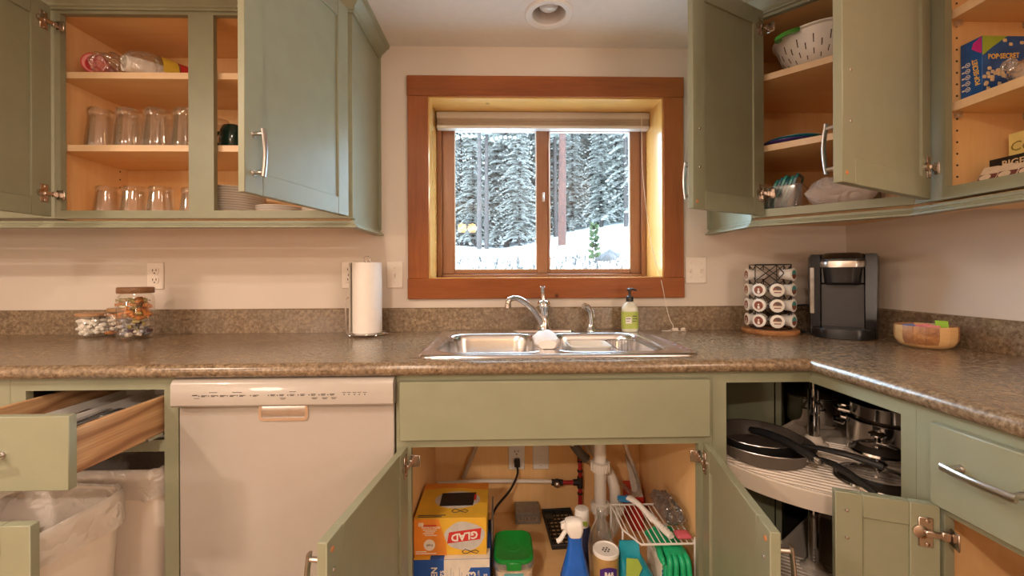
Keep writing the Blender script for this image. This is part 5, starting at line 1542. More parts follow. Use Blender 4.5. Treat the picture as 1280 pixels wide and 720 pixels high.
text('Cozy', .036, (1.376, -.735, TB + .112), (0, -1, .0), (0, 0, 1), plain('tea_olive_print', (.28, .20, .03), .5), ty, shear=.1)
m = MB(); m.loft([[(1.3755 - q, -.695, TB + .078), (1.3755 - q, -.74, TB + .087), (1.3755 - q, -.80, TB + .092), (1.3755 - q, -.80, TB + .098), (1.3755 - q, -.74, TB + .094), (1.3755 - q, -.695, TB + .084)] for q in (0, .0006)]); m.build('green_band', plain('tea_green_print', (.10, .28, .04), .5), ty)
m = MB()
for sg in (-1, 1):
    m.loft([[(1.3755 - q, -.742 - sg * .003, TB + .066), (1.3755 - q, -.742 - sg * .026, TB + .088), (1.3755 - q, -.742 - sg * .028, TB + .070), (1.3755 - q, -.742 - sg * .018, TB + .058), (1.3755 - q, -.742 - sg * .012, TB + .052)] for q in (0, .0007)])
m.build('butterfly_print', plain('tea_orange_print', (.70, .20, .06), .5, var=.3, vs=120), ty)
M['sach_c'] = plain('tea_sachet_cream', (.72, .60, .46), .5, var=.1); M['sach_b'] = plain('tea_sachet_maroon', (.16, .05, .045), .5, var=.2)
for i, (x, y) in enumerate(((1.255, -.735), (1.258, -.775), (1.262, -.815))):
    m = MB(); T = Matrix.Rotation(.62, 4, 'Y')
    T = Matrix.Rotation(.25, 4, 'Z') @ Matrix.Rotation(.72, 4, 'Y')
    m.box(-.003, .003, -.019, .019, 0.0022, .072, .001, 0, T); m.box(-.0035, -.0031, -.017, .017, .014, .042, 0, 1, T); m.lathe([(.001, 0), (.011, 0), (.011, .0006), (.001, .0006)], n=18, M=T @ Matrix.Translation((-.0037, .004, .03)) @ Matrix.Rotation(-pi / 2, 4, 'Y'))
    single('tea_sachet', m, [M['sach_c'], M['sach_b']], 'cream and maroon tea sachet leaning before the black tea box, %s from the hinge' % nth[i], 'tea sachet', (x, y, TB), 'tea sachets leaning on the box')
# ---------------------------------------------------------------- pots and pans on the revolving tray
TZ = .5989
def pan(name, label, c, R, h, handle_pts, mi, mo, rivet=True):
    t = thing(name, label, 'frying pan', (c[0], c[1], c[2]))
    m = MB(); m.lathe([(.001, 0), (R * .76, 0), (R * .82, .003), (R * .985, h - .002), (R, h), (R * .985, h + .0005)], c, 48); m.build('body', mo, t)
    m = MB(); m.lathe([(R * .985, h + .0005), (R * .965, h - .002), (R * .80, .008), (R * .74, .005), (.001, .005)], c, 48); m.build('nonstick_lining', mi, t)
    m = MB(); m.lathe([(R * 1.0, h - .0015), (R * 1.006, h), (R * 1.0, h + .0015), (R * .984, h + .0008)], c, 48); m.build('rim', M['steel'], t)
    if handle_pts:
        P = bez(handle_pts, 8); n = len(P)
        m = MB(); rings = []
        tang = (P[-1] - P[0]).normalized(); side = Vector((-tang.y, tang.x, 0)).normalized()
        for i, p in enumerate(P):
            u = i / (n - 1); w = .0075 + .0055 * sin(pi * min(1, u * 1.15)) ; th = .0055 + .0035 * u
            if i == n - 1: w *= .8; th *= .8
            rings.append([p + side * (w * cos(a)) + Vector((0, 0, th * sin(a))) for a in [2 * pi * k / 10 for k in range(10)]])
        m.loft(rings); m.build('handle', M['blackmatte'], t)
        d = (P[0] - Vector(c)); d.z = 0; d.normalize()
        m = MB()
        for sg in (-.012, .012):
            q = Vector((c[0], c[1], c[2] + h * .66)) + d * R * .93 + Vector((-d.y, d.x, 0)) * sg
            m.ball(tuple(q), .005, n=8, m=5)
        m.build('rivets', M['chrome'], t)
    return t
pan('frying_pan', 'larger dark grey frying pan, lower of the two nested on the tray', (.800, -.530, TZ), .136, .047, [(.868, -.646, TZ + .040), (.880, -.690, TZ + .047), (.884, -.755, TZ + .044), (.880, -.830, TZ + .034)], M['pan'], M['panout'])
pan('frying_pan', 'smaller black frying pan nested in the larger one', (.788, -.518, TZ + .0145), .118, .048, [(.872, -.598, TZ + .054), (.900, -.640, TZ + .062), (.935, -.695, TZ + .066), (.972, -.752, TZ + .060)], M['pan'], M['blackmatte'])
t = thing('pan_handle', 'thick black curved pan handle lying across the nested frying pans', 'handle', (.80, -.5, TZ + .07))
P = bez([(.766, -.530, TZ + .0750), (.782, -.585, TZ + .083), (.803, -.660, TZ + .081), (.818, -.722, TZ + .071)], 8); n = len(P)
m = MB(); m.tube(P, [.0105 + .002 * sin(pi * i / n) for i in range(n)], 12); m.ball(tuple(P[0]), .0105, n=12, m=6); m.build('grip', M['black'], t)
m = MB(); m.cyl(P[-1], P[-1] + (P[-1] - P[-2]).normalized() * .014, .0085, n=12); m.build('ferrule', M['chrome'], t)
def pot(label, c, R, h, lid=True, ears=1, body='potsteel'):
    t = thing('saucepan', label, 'pot', c)
    m = MB(); m.lathe([(.001, 0), (R * .9, 0), (R * .98, .008), (R, .02), (R, h - .004), (R * 1.03, h), (R * 1.03, h + .002), (R * .97, h), (R * .96, .01), (.001, .008)], c, 44); m.build('body', M[body], t)
    if lid:
        m = MB(); m.lathe([(R * 1.0, h + .0025), (R * 1.02, h + .0065), (R * .9, h + .014), (R * .5, h + .024), (.001, h + .027)], c, 44); o = m.build('lid', M['chrome'], t)
        m = MB(); m.tube([(c[0] - .028, c[1], c[2] + h + .024), (c[0] - .024, c[1], c[2] + h + .044), (c[0] + .024, c[1], c[2] + h + .044), (c[0] + .028, c[1], c[2] + h + .024)], .005, 8); m.build('knob', M['black'], o)
    for sg in (1, -1)[:ears]:
        m = MB(); a = .15; T = Matrix.Translation(c) @ Matrix.Rotation(ears_ang if sg > 0 else ears_ang + pi, 4, 'Z')
        m.tube([(R, -.032, h * .72), (R + .026, -.028, h * .74), (R + .034, 0, h * .75), (R + .026, .028, h * .74), (R, .032, h * .72)], .0055, 8, M=T); m.build('handle', M['chrome'], t)
    return t
ears_ang = .92
pot('shiny lidded saucepan at the back of the tray behind the post', (1.160, -.264, TZ), .082, .100, True, 2)
ears_ang = 2.2
pot('large shiny stock pot at the right of the tray', (1.172, -.550, TZ), .098, .108, False, 2)
ears_ang = 2.5
pot('smaller shiny pot stacked inside the stock pot', (1.172, -.550, TZ + .0495), .090, .105, False, 2)
def potlid(label, c, R, tilt):
    t = thing('pot_lid', label, 'pot lid', c); t.rotation_euler = tilt
    WM[t.name] = Matrix.Translation(c)
    m = MB(); m.lathe([(.001, .030), (R * .4, .027), (R * .66, .020)], n=44); m.build('glass_dome', M['tumbler'], t, local=True)
    m = MB(); m.lathe([(R * .66, .0205), (R * .75, .0165), (R * .94, .0065)], n=44); m.build('steel_band', M['steel'], t, local=True)
    m = MB(); m.lathe([(R * .94, .006), (R * .97, .008), (R, .002), (R * .97, 0), (R * .93, .004), (R * .94, .006)], n=44); m.build('rim', M['chrome'], t, local=True)
    m = MB(); m.lathe([(.008, .030), (.007, .038), (.019, .044), (.021, .050), (.014, .055), (.001, .056)], n=22); m.build('knob', M['chrome'], t, local=True)
potlid('larger glass pot lid with steel rim lying on the tray', (1.000, -.705, TZ + .001), .098, (0, 0, 0))
potlid('small glass pot lid lying on top of the larger lid', (1.045, -.655, TZ + .0575), .064, (.0, .0, 0))
pot_l = thing('storage_tin', 'red topped dark container on the lower revolving tray', 'container', (1.085, -.640, .1915))
m = MB(); m.lathe([(.001, 0), (.055, 0), (.058, .004), (.058, .06)], n=26); m.build('body', M['blackmatte'], pot_l, local=True)
m = MB(); m.lathe([(.060, .058), (.060, .072), (.056, .076), (.001, .077)], n=26); m.build('lid', M['redglaze'], pot_l, local=True)

# ---------------------------------------------------------------- under the sink
ZF = .1405
plate(.060, .379, y=-.0125, label='white outlet on the back of the sink cabinet, black plug in it', mat_='white')
plate(.164, .379, y=-.0125, label='blank white cover plate beside the outlet under the sink', kind='blank', name='cover_plate', mat_='white')
pc = thing('power_cord', 'black cord plugged into the outlet under the sink', 'cord', (.062, -.02, .36))
MB().box(.050, .074, -.045, -.0192, .342, .375, .004).build('plug', M['black'], pc)
MB().tube(bez([(.062, -.035, .345), (.061, -.060, .320), (.030, -.085, .27), (-.03, -.14, .225), (-.045, -.20, .185), (-.036, -.24, .150), (-.032, -.28, .1475), (-.03, -.31, .1475)], 6), .0046, 8).build('cable', M['black'], pc)
# supply pipes and drains
sp_ = thing('supply_pipes', 'red and white water supply pipes with valves at the back of the sink cabinet', 'pipes', (.33, -.07, ZF))
M['pex'] = plain('red_pex', (.42, .02, .025), .35, var=.1)
m = MB(); m.tube(bez([(-.27, -.05, .285), (-.10, -.05, .292), (.08, -.05, .290), (.205, -.05, .286)], 5), .008, 8); m.build('white_pipe', M['pvc'], sp_)
m = MB(); m.cyl((.25, -.05, .281), (.30, -.05, .281), .0085, n=12); m.cyl((.325, -.05, .300), (.325, -.05, .385), .0085, n=12); m.cyl((.325, -.05, .262), (.325, -.05, .1405), .0085, n=12); m.build('red_pipe', M['pex'], sp_)
m = MB(); m.cyl((.205, -.05, .283), (.252, -.05, .281), .0125, n=12); m.ball((.226, -.06, .284), .018, .014, .018, 12, 8); m.cyl((.296, -.05, .281), (.325, -.05, .281), .0125, n=12); m.cyl((.325, -.05, .258), (.325, -.05, .305), .0125, n=12)
for z in (.235, .33, .37): m.cyl((.325, -.05, z - .004), (.325, -.05, z + .004), .0115, n=12)
m.cyl((.325, -.05, .38), (.328, -.05, .41), .012, n=12); m.ball((.328, -.062, .405), .017, .016, .017, 12, 8)
m.build('valve', M['blackmatte'], sp_)
m = MB(); m.ball((.328, -.075, .405), .011, .01, .02, 10, 6); m.ball((.226, -.074, .284), .012, .008, .012, 10, 6); m.build('valve_knob', M['steel'], sp_)
m = MB(); m.tube(bez([(.328, -.05, .41), (.33, -.06, .47), (.345, -.09, .53), (.35, -.10, .60), (.36, -.09, .66)], 6), .0058, 8); m.build('braided_hose', M['nickel'], sp_)
hs = thing('drain_hose', 'grey and white dishwasher drain hose crossing behind the sink waste', 'hose', (.3, -.1, .45))
m = MB(); m.tube(bez([(.250, -.10, .60), (.255, -.10, .52), (.278, -.10, .476), (.302, -.105, .448)], 6), .0125, 10); m.build('white_end', M['pvc'], hs)
m = MB(); m.tube(bez([(.290, -.105, .462), (.315, -.105, .428), (.343, -.105, .402)], 6), .0185, 10); m.build('grey_coupling', plain('grey_rubber', (.14, .135, .13), .5), hs)
m = MB(); m.tube(bez([(.336, -.105, .408), (.38, -.105, .364), (.455, -.12, .330), (.500, -.19, .305), (.525, -.20, .325), (.510, -.19, .40), (.47, -.15, .52), (.45, -.13, .62)], 7), .0085, 8); m.build('white_hose', M['clearplastic'], hs)
dp = thing('sink_waste_pipe', 'white plastic waste pipes with trap below the sink', 'drain pipe', (.356, -.28, ZF))
dx, dy = .356, -.28
m = MB(); m.cyl((dx, dy, .736), (dx, dy, .265), .0215, n=22); m.build('tailpiece', M['pvc'], dp)
def nut(m, x, y, z, r=.032, h=.030):
    for k in range(12):
        a = 2 * pi * k / 12; m.box(-.004, .004, -.003, .004, -h / 2, h / 2, M=Matrix.Translation((x + r * cos(a), y + r * sin(a), z)) @ Matrix.Rotation(a + pi / 2, 4, 'Z'))
    m.lathe([(r - .010, h / 2 + .003), (r, h / 2), (r, -h / 2), (r - .010, -h / 2 - .003)], (x, y, z), 24)
for q_ in ((dx, dy, .455, .032, .030), (dx, dy, .305, .032, .030), (dx + .062, dy + .03, .283, .030, .024)):
    m = MB(); nut(m, *q_); m.build('slip_nut', M['pvc'], dp)
m = MB(); m.tube(bez([(dx, dy, .30), (dx, dy, .245), (dx + .016, dy + .01, .205), (dx + .035, dy + .017, .198), (dx + .052, dy + .025, .21), (dx + .062, dy + .03, .25), (dx + .062, dy + .03, .30), (dx + .060, dy + .032, .36), (dx + .045, dy + .06, .405), (dx + .03, dy + .14, .42), (dx + .03, dy + .264, .42)], 6), .0205, 16); m.build('trap', M['pvc'], dp)
m = MB(); m.tube([(dx + .02, dy + .268 - .0, .42)] + [(dx + .045, dy + .262, .42)], .03, 16); 
m = MB(); m.lathe([(.022, 0), (.034, 0), (.034, .006), (.022, .006)], n=22, M=Matrix.Translation((dx + .03, dy + .264, .42)) @ Matrix.Rotation(pi / 2, 4, 'X')); m.build('wall_flange', M['pvc'], dp)
tb_ = thing('drain_tube', 'pale slanting pipe at the back left of the sink cabinet', 'pipe', (-.1, -.05, .4))
MB().cyl((-.165, -.035, .300), (-.06, -.035, .56), .0095, n=10).build('pipe', plain('dim_pipe', (.50, .38, .27), .5), tb_)

# cartons of bags
def carton(name, label, x0, x1, y0, y1, z0, z1, mt):
    t = thing(name, label, 'box', ((x0 + x1) / 2, (y0 + y1) / 2, z0)); MB().box(x0, x1, y0, y1, z0, z1, .0012).build('carton', mt, t); return t
M['gold'] = plain('gold_card', (.80, .47, .045), .4, var=.10, vs=9); M['orange'] = plain('orange_card', (.78, .27, .035), .4, var=.08); M['blue'] = plain('blue_card', (.018, .10, .42), .4, var=.06); M['greyprint'] = plain('grey_print', (.58, .56, .53), .5, var=.10, vs=60)
M['redprint'] = plain('red_print', (.62, .035, .03), .4); M['cream_card'] = plain('cream_card', (.80, .74, .64), .45)
bx_ = carton('bag_box', 'blue and cream box of kitchen bags standing below the orange box', -.272, -.040, -.517, -.315, ZF, .288, M['blue'])
yF = -.517
MB().box(-.1795, -.0405, yF - .0006, yF, ZF + .001, .287).build('cream_panel', M['cream_card'], bx_)
MB().box(-.1795, -.0405, yF, -.47, .2882, .2887).build('cream_top', M['cream_card'], bx_)
MB().box(-.2715, -.222, yF, -.47, .2882, .2887).build('yellow_top', M['gold'], bx_)
m = MB(); m.loft([[(-.112, yF - q, .236), (-.098, yF - q, .262), (-.0405, yF - q, .262), (-.0405, yF - q, .150), (-.112, yF - q, .150)] for q in (.0006, .0012)]); m.build('blue_flash', M['blue'], bx_)
text('KITCHEN', .026, (-.208, yF - .0004, .211), (0, 0, 1), (-1, 0, 0), M['label_w'], bx_, bold=.0006)
text('Bags', .026, (-.187, yF - .0004, .232), (0, 0, 1), (-1, 0, 0), M['label_w'], bx_, bold=.0002)
text('13', .034, (-.094, yF - .0014, .235), (0, 0, 1), (-1, 0, 0), M['label_w'], bx_, bold=.0008)
text('GALLON', .009, (-.074, yF - .0014, .235), (0, 0, 1), (-1, 0, 0), M['label_w'], bx_)
text('BAGS', .015, (-.053, yF - .0014, .225), (0, 0, 1), (-1, 0, 0), M['label_w'], bx_, bold=.0004)
m = MB()
for k, x in enumerate((-.160, -.152, -.144, -.134, -.127)): m.box(x, x + .003, yF - .0009, yF - .0006, .165 + .006 * (k % 2), .262 - .013 * (k % 3))
m.build('small_print', M['greyprint'], bx_)
m = MB()
for k in range(6): m.box(-.1705, -.1690 - .0, yF - .0009, yF - .0006, .16 + .017 * k, .174 + .017 * k)
m.build('fine_print', M['greyprint'], bx_)

gb = carton('bag_box', 'orange and yellow box of trash bags lying on the blue box', -.274, -.050, -.500, -.285, .2892, .4035, M['gold'])
yF = -.500; zt = .4035
m = MB(); m.loft([[(-.2735, yF - q, .290), (-.172, yF - q, .290), (-.176, yF - q, .330), (-.198, yF - q, .402), (-.2735, yF - q, .402)] for q in (.0002, .0006)]); m.build('orange_panel', M['orange'], gb)
m = MB(); m.loft([[(-.2735, -.33, zt + q), (-.2735, -.286, zt + q), (-.0505, -.286, zt + q), (-.0505, -.335, zt + q), (-.12, -.325, zt + q), (-.2, -.318, zt + q)] for q in (.0002, .0006)]); m.build('orange_top', M['orange'], gb)
ov = [(-.118 + .062 * cos(a) * (1 + .04 * sin(5 * a)), .348 + .044 * sin(a) * (1 + .05 * sin(4 * a))) for a in [2 * pi * k / 30 for k in range(30)]]
m = MB(); m.loft([[(x, yF - q, z) for x, z in ov] for q in (.0004, .0009)]); m.build('bag_picture', M['greyprint'], gb)
m = MB(); m.loft([[(-.172, yF - q, .326), (-.166, yF - q, .360), (-.066, yF - q, .372), (-.070, yF - q, .338)] for q in (.001, .0015)]); m.build('brand_panel', M['redprint'], gb)
text('GLAD', .0315, (-.118, yF - .0016, .3490), (-1, 0, -.12), (0, 0, -1), M['label_w'], gb, bold=.0010)
text('80', .016, (-.252, yF - .0007, .386), (-1, 0, 0), (0, 0, -1), M['label_w'], gb, bold=.0006)
text('EXTRA STRONG', .0078, (-.222, yF - .0007, .376), (-1, 0, 0), (0, 0, -1), M['label_w'], gb, bold=.0002)
m = MB(); m.box(-.245, -.205, yF - .0009, yF - .0006, .3795, .3835); m.build('red_strip', M['redprint'], gb)
m = MB()
for k in range(4): m.box(-.246 + .006 * (k % 2), -.203 - .005 * (k % 3), yF - .0009, yF - .0006, .367 - .0055 * k, .3695 - .0055 * k)
m.lathe([(.001, 0), (.0175, 0), (.0175, .0006), (.001, .0006)], n=26, M=Matrix.Translation((-.226, yF - .0004, .322)) @ Matrix.Rotation(pi / 2, 4, 'X'))
for k in range(2): m.box(-.268, -.205 - .03 * k, yF - .0009, yF - .0006, .2945 + .006 * k, .2975 + .006 * k, 0)
m.build('small_print', M['label_w'], gb)
text('fresh', .010, (-.226, yF - .0012, .322), (-1, 0, 0), (0, 0, -1), M['ink'], gb)
def bow(m, cx, cz, top=False):
    P = [(-.026, 0), (-.016, .007), (-.004, .002), (.006, -.003), (.020, -.006), (.026, -.001), (.016, .004), (.004, .001), (-.008, -.005), (-.02, -.006), (-.026, 0)]
    m.tube([((cx + a, cz + b * 1.6, zt + .001) if top else (cx + a, yF - .0013, cz + b)) for a, b in P], .0011, 5)
m = MB(); bow(m, -.100, .3005); bow(m, -.136, -.462, True); m.build('drawstring_print', M['ink'], gb)
ov = [(-.150 + .075 * cos(a), -.395 + .052 * sin(a)) for a in [2 * pi * k / 30 for k in range(30)]]
m = MB(); m.loft([[(x, y, zt + q) for x, y in ov] for q in (.0003, .0008)]); m.build('bag_picture', M['greyprint'], gb)
m = MB(); m.loft([[(-.205, -.434, zt + q), (-.097, -.432, zt + q), (-.090, -.352, zt + q), (-.206, -.355, zt + q)] for q in (.0008, .0013)]); m.build('dispensing_slot', M['black'], gb)
m = MB(); m.box(-.096, -.088, -.40, -.365, zt + .0008, zt + .0014); m.build('red_tab', M['redprint'], gb)
m = MB()
for k in range(2): m.box(-.264, -.19 + .012 * k, -.494 + .008 * k, -.490 + .008 * k, zt + .0002, zt + .0007)
m.build('edge_print', M['ink'], gb)
fl = thing('cardboard_sheet', 'thin grey board standing behind the bag boxes', 'board', (-.035, -.31, ZF))
MB().box(-.0385, -.0335, -.40, -.25, ZF, .335, .001).build('sheet', plain('grey_board', (.26, .23, .21), .5), fl)

# green lidded tub of pods
gt = thing('pod_tub', 'clear tub of dishwasher pods with a bright green lid', 'tub', (.034, -.425, ZF))
m = MB(); m.loft([[(x, y, z) for x, y in rr(.034, -.425, w, d, .03, 6)] for w, d, z in ((.108, .138, ZF), (.112, .142, ZF + .004), (.120, .152, ZF + .098))], True, True); m.build('body', plain('pale_tub', (.70, .58, .45), .25, var=.3, vs=35), gt)
M['lidgreen'] = plain('green_lid', (.008, .26, .035), .33, var=.04)
m = MB(); m.loft([[(x, y, z) for x, y in rr(.034, -.425, w, d, .032, 8)] for w, d, z in ((.128, .160, ZF + .096), (.130, .163, ZF + .100), (.130, .163, ZF + .114), (.126, .159, ZF + .118))], True, True); m.build('collar', M['clearplastic'], gt)
m = MB(); m.loft([[(x, y, z) for x, y in rr(.034, -.425, w, d, .034, 8)] for w, d, z in ((.124, .157, ZF + .118), (.126, .159, ZF + .121), (.124, .157, ZF + .127), (.116, .149, ZF + .1295), (.112, .145, ZF + .128))], True, True)
m.lathe([(.0235, .1282), (.0225, .1292), (.0205, .1282)], (.034, -.435, ZF), 30)
m.box(.010, .058, -.5085, -.500, ZF + .098, ZF + .126, .004); m.build('lid', M['lidgreen'], gt)
MB().box(.004, .064, -.5015, -.5008, ZF + .045, ZF + .088).build('label', plain('teal_label', (.12, .42, .44), .4), gt)

# grey junction box and black tray
jb = thing('junction_box', 'small grey metal junction box on the cabinet floor', 'metal box', (.101, -.058, ZF))
MB().box(.051, .152, -.104, -.016, ZF, ZF + .046, .002).build('box', plain('galvanised', (.25, .24, .225), .45, .5, var=.15, vs=60), jb)
m = MB()
for x in (.072, .100, .130): m.lathe([(.0085, 0), (.0105, 0), (.0105, .001), (.0085, .001)], n=18, M=Matrix.Translation((x, -.1038, ZF + .023)) @ Matrix.Rotation(pi / 2, 4, 'X'))
m.build('knockout', M['steel'], jb)
bt = thing('plastic_grid_tray', 'black openwork plastic tray lying flat beside the junction box', 'tray', (.235, -.14, ZF), .06)
m = MB(); m.box(-.062, .062, -.12, -.113, 0, .018, .002); m.box(-.062, .062, .113, .12, 0, .018, .002); m.box(-.062, -.055, -.113, .113, 0, .018, .002); m.box(.055, .062, -.113, .113, 0, .018, .002); m.build('rim', M['blackmatte'], bt, local=True)
m = MB()
for k in range(9): m.box(-.055, .055, -.10 + k * .0245, -.094 + k * .0245, .002, .008)
for k in range(6): m.box(-.048 + k * .018, -.043 + k * .018, -.113, .113, .002, .008)
m.box(-.055, -.02, .06, .113, .003, .0085); m.build('grid', M['black'], bt, local=True)

# spray bottle
sb_ = thing('spray_bottle', 'translucent blue spray bottle with white trigger', 'spray bottle', (.216, -.548, ZF))
m = MB(); m.loft([[(x, y, z) for x, y in rr(0, 0, w, w * .62, w * .26, 6)] for w, z in ((.080, 0), (.088, .006), (.090, .08), (.084, .120), (.060, .165), (.048, .190), (.043, .205), (.042, .236))], True, True)
m.build('bottle', plain('blue_bottle', (.008, .12, .58), .12, var=.15, coat=.4), sb_, local=True)
m = MB(); m.loft([[(x, y, z) for x, y in rr(0, 0, w, w * .62, w * .26, 6)] for w, z in ((.0885, .02), (.0905, .078), (.0865, .115))], False, False); m.build('label', plain('blue_label', (.03, .10, .33), .4), sb_, local=True)
m = MB(); m.lathe([(.001, 0), (.024, 0), (.024, .0006), (.001, .0006)], n=26, M=Matrix.Translation((.004, -.0283, .088)) @ Matrix.Rotation(pi / 2 - .06, 4, 'X')); m.build('badge', M['label_w'], sb_, local=True)
m = MB(); m.loft([[(x, y, z) for x, y in rr(cx, 0, w, d, .012, 5)] for cx, w, d, z in ((0, .038, .036, .234), (-.002, .050, .040, .250), (-.004, .056, .040, .266), (-.004, .050, .034, .279), (-.002, .030, .02, .285))], True, True)
m.loft([[(-.026 - .002, -.009, .258), (-.026, .009, .258), (-.026, .009, .276), (-.026, -.009, .276)], [(-.042, -.007, .256), (-.042, .007, .256), (-.042, .007, .270), (-.042, -.007, .270)]])
m.tube(bez([(-.022, 0, .256), (-.034, 0, .238), (-.044, 0, .222), (-.054, 0, .216)], 5), [.007] * 16, 8)
m.build('trigger_head', M['white'], sb_, local=True)

# scouring powder can
cn_ = thing('powder_can', 'gold cleanser can with a white shaker top', 'can', (.309, -.548, ZF))
m = MB(); m.lathe([(.001, 0), (.0365, 0), (.0375, .003), (.0375, .183)], n=36); m.build('body', plain('gold_can', (.52, .33, .12), .35, .3, var=.1), cn_, local=True)
m = MB(); m.lathe([(.0375, .180), (.039, .181), (.039, .190), (.036, .192), (.034, .188), (.001, .1875)], n=36); o = m.build('shaker_top', M['white'], cn_, local=True)
m = MB()
for k in range(7):
    a = 2 * pi * k / 6; r = .0095 if k < 6 else 0
    m.lathe([(.001, .1886), (.0028, .1886), (.0028, .1874)], (r * cos(a), r * sin(a), 0), 10)
m.build('shaker_holes', M['black'], o, local=True)
M['purple'] = plain('purple_label', (.06, .02, .20), .4)
def wrap(m, pts, r, off, mi=0):
    """polygon (angle, z) laid on the can wall"""
    m.loft([[((r + q) * sin(a), -(r + q) * cos(a), z) for a, z in pts] for q in (off, off + .0006)], mi=mi)
n_ = 12
shape = [(-.62, .150), (-.35, .158), (0, .166), (.35, .158), (.62, .150), (.55, .135), (.62, .118), (.5, .100), (0, .076), (-.5, .100), (-.62, .118), (-.55, .135)]
m = MB()
top = [(-.72 + 1.44 * k / 12, .144 + .016 * cos((k - 6) / 6 * 1.3)) for k in range(13)]; bot = [(.72 - 1.44 * k / 12, .092 - .020 * cos((k - 6) / 6 * 1.5)) for k in range(13)]
for k in range(12):
    m.add([(.0382 * sin(a), -.0382 * cos(a), z) for a, z in (top[k], top[k + 1], bot[11 - k], bot[12 - k])], [(0, 1, 2, 3)])
m.build('badge', M['purple'], cn_, local=True)
for k, (s_, z_) in enumerate((('BAR', .140), ('KEEPERS', .124), ('FRIEND', .108))):
    for i, ch in enumerate(s_):
        a = (i - (len(s_) - 1) / 2) * (.195 if k else .24)
        text(ch, .0165, (.309 + .0385 * sin(a), -.548 - .0385 * cos(a), ZF + z_), (cos(a), sin(a), 0), (0, 0, 1), M['label_w'], cn_, bold=.0007, sx=.85)

# clear bottle, capped bottle
cb_ = thing('clear_bottle', 'empty clear plastic bottle with a bulging shoulder beside the waste pipe', 'bottle', (.318, -.452, ZF))
m = MB(); m.lathe([(.001, .0), (.036, 0), (.040, .006), (.041, .09), (.043, .125), (.042, .15), (.034, .185), (.018, .218), (.0135, .225), (.0135, .236)], n=30); m.build('body', M['clearplastic'], cb_, local=True)
m = MB(); m.lathe([(.0155, .236), (.0155, .254), (.013, .257), (.001, .257)], n=20); m.build('cap', M['clearplastic'], cb_, local=True)
wb = thing('capped_bottle', 'white bottle with green lettering on its wide cap', 'bottle', (.270, -.375, ZF))
m = MB(); m.lathe([(.001, 0), (.032, 0), (.034, .004), (.034, .14), (.022, .165)], n=28); m.build('body', plain('navy_bottle', (.03, .035, .09), .3), wb, local=True)
m = MB(); m.lathe([(.0245, .160), (.0250, .165), (.0240, .212), (.021, .216), (.001, .217)], n=28); m.build('cap', M['white'], wb, local=True)
MB().box(-.012, .014, -.0262, -.0250, .170, .184).build('green_print', plain('green_print', (.32, .45, .05), .5), wb, local=True)

# wire shelf
ws = thing('wire_shelf', 'white coated wire shelf standing in the sink cabinet', 'wire shelf', (.47, -.47, ZF))
zs = .357; m = MB(); FR = [(.374, -.360), (.374, -.500), (.408, -.572), (.568, -.572), (.568, -.360)]
m.tube([(x, y, zs) for x, y in FR], .0032, 8, closed=True); m.build('rim_wire', M['white'], ws)
def front_y(x): return -.500 - (x - .374) / .034 * .072 if x < .408 else -.572
m = MB()
for k in range(11):
    x = .386 + k * .0163; m.tube([(x, -.360, zs), (x, front_y(x), zs)], .0019, 6)
m.build('cross_wire', M['white'], ws)
for x, y in ((.374, -.360), (.374, -.500), (.568, -.572), (.568, -.360)):
    m = MB(); m.cyl((x, y, ZF), (x, y, zs + (.018 if y < -.5 else 0)), .0032, n=8); m.build('leg', M['white'], ws)

br = thing('scrub_brush', 'white handled scrub brush with blue bristles lying on the wire shelf', 'brush', (.47, -.47, zs))
P = bez([(.435, -.372, zs + .030), (.452, -.410, zs + .030), (.470, -.460, zs + .022), (.490, -.520, zs + .016), (.502, -.562, zs + .0145)], 8); n = len(P)
m = MB(); rings = []
for i, p in enumerate(P):
    u = i / (n - 1); w = .016 - .007 * sin(pi * min(1, u * 1.6)) if u < .6 else .0105; th = .009 if u < .95 else .006
    tg = (P[min(i + 1, n - 1)] - P[max(i - 1, 0)]).normalized(); sd = Vector((-tg.y, tg.x, 0)).normalized()
    rings.append([p + sd * (w * cos(a)) + Vector((0, 0, th * sin(a))) for a in [2 * pi * k / 12 for k in range(12)]])
m.loft(rings)
for k in range(7):
    p = P[20 + k * 2]; m.tube([p + Vector((-.008, -.004, .007)), p + Vector((0, 0, .010)), p + Vector((.008, .004, .007))], .0012, 5)
m.build('handle', M['white'], br)
m = MB(); Rb = random.Random(3)
for i in range(90):
    a, b, c_ = Rb.random() - .5, Rb.random(), Rb.random() - .5
    base = Vector((.436 + .028 * a, -.376 + .02 * c_, zs + .022)); m.tube([base, base + Vector((-.020 + .010 * a, .020 + .008 * c_, .014 * (b - .9) + .004))], .0016, 4)
m.build('bristles', plain('blue_bristle', (.01, .19, .42), .5), br)
crumple('grey clear plastic bag with tools lying at the right on the wire shelf', 'plastic_bag', (.537, -.442, zs + .0028), .062, .165, .066, .0, M['smoky'], 12, zig=.2)
o = crumple('pink packet under the grey bag at the shelf corner', 'sponge_packet', (.541, -.5495, zs + .003), .045, .036, .02, 0, plain('pink_packet', (.60, .12, .16), .4), 5, cat='packet', zig=.05)

rdb = thing('red_box', 'narrow red carton standing at the back corner of the sink cabinet', 'box', (.535, -.095, ZF))
m = MB(); m.box(.512, .556, -.16, -.03, ZF, .275, .001); m.build('carton', M['redprint'], rdb)
m = MB(); m.loft([[(.514, -.162, .275), (.554, -.162, .275), (.554, -.05, .360), (.514, -.05, .40)], [(.514, -.158, .275), (.554, -.158, .275), (.554, -.046, .360), (.514, -.046, .40)]]); m.build('flap', M['greyprint'], rdb)

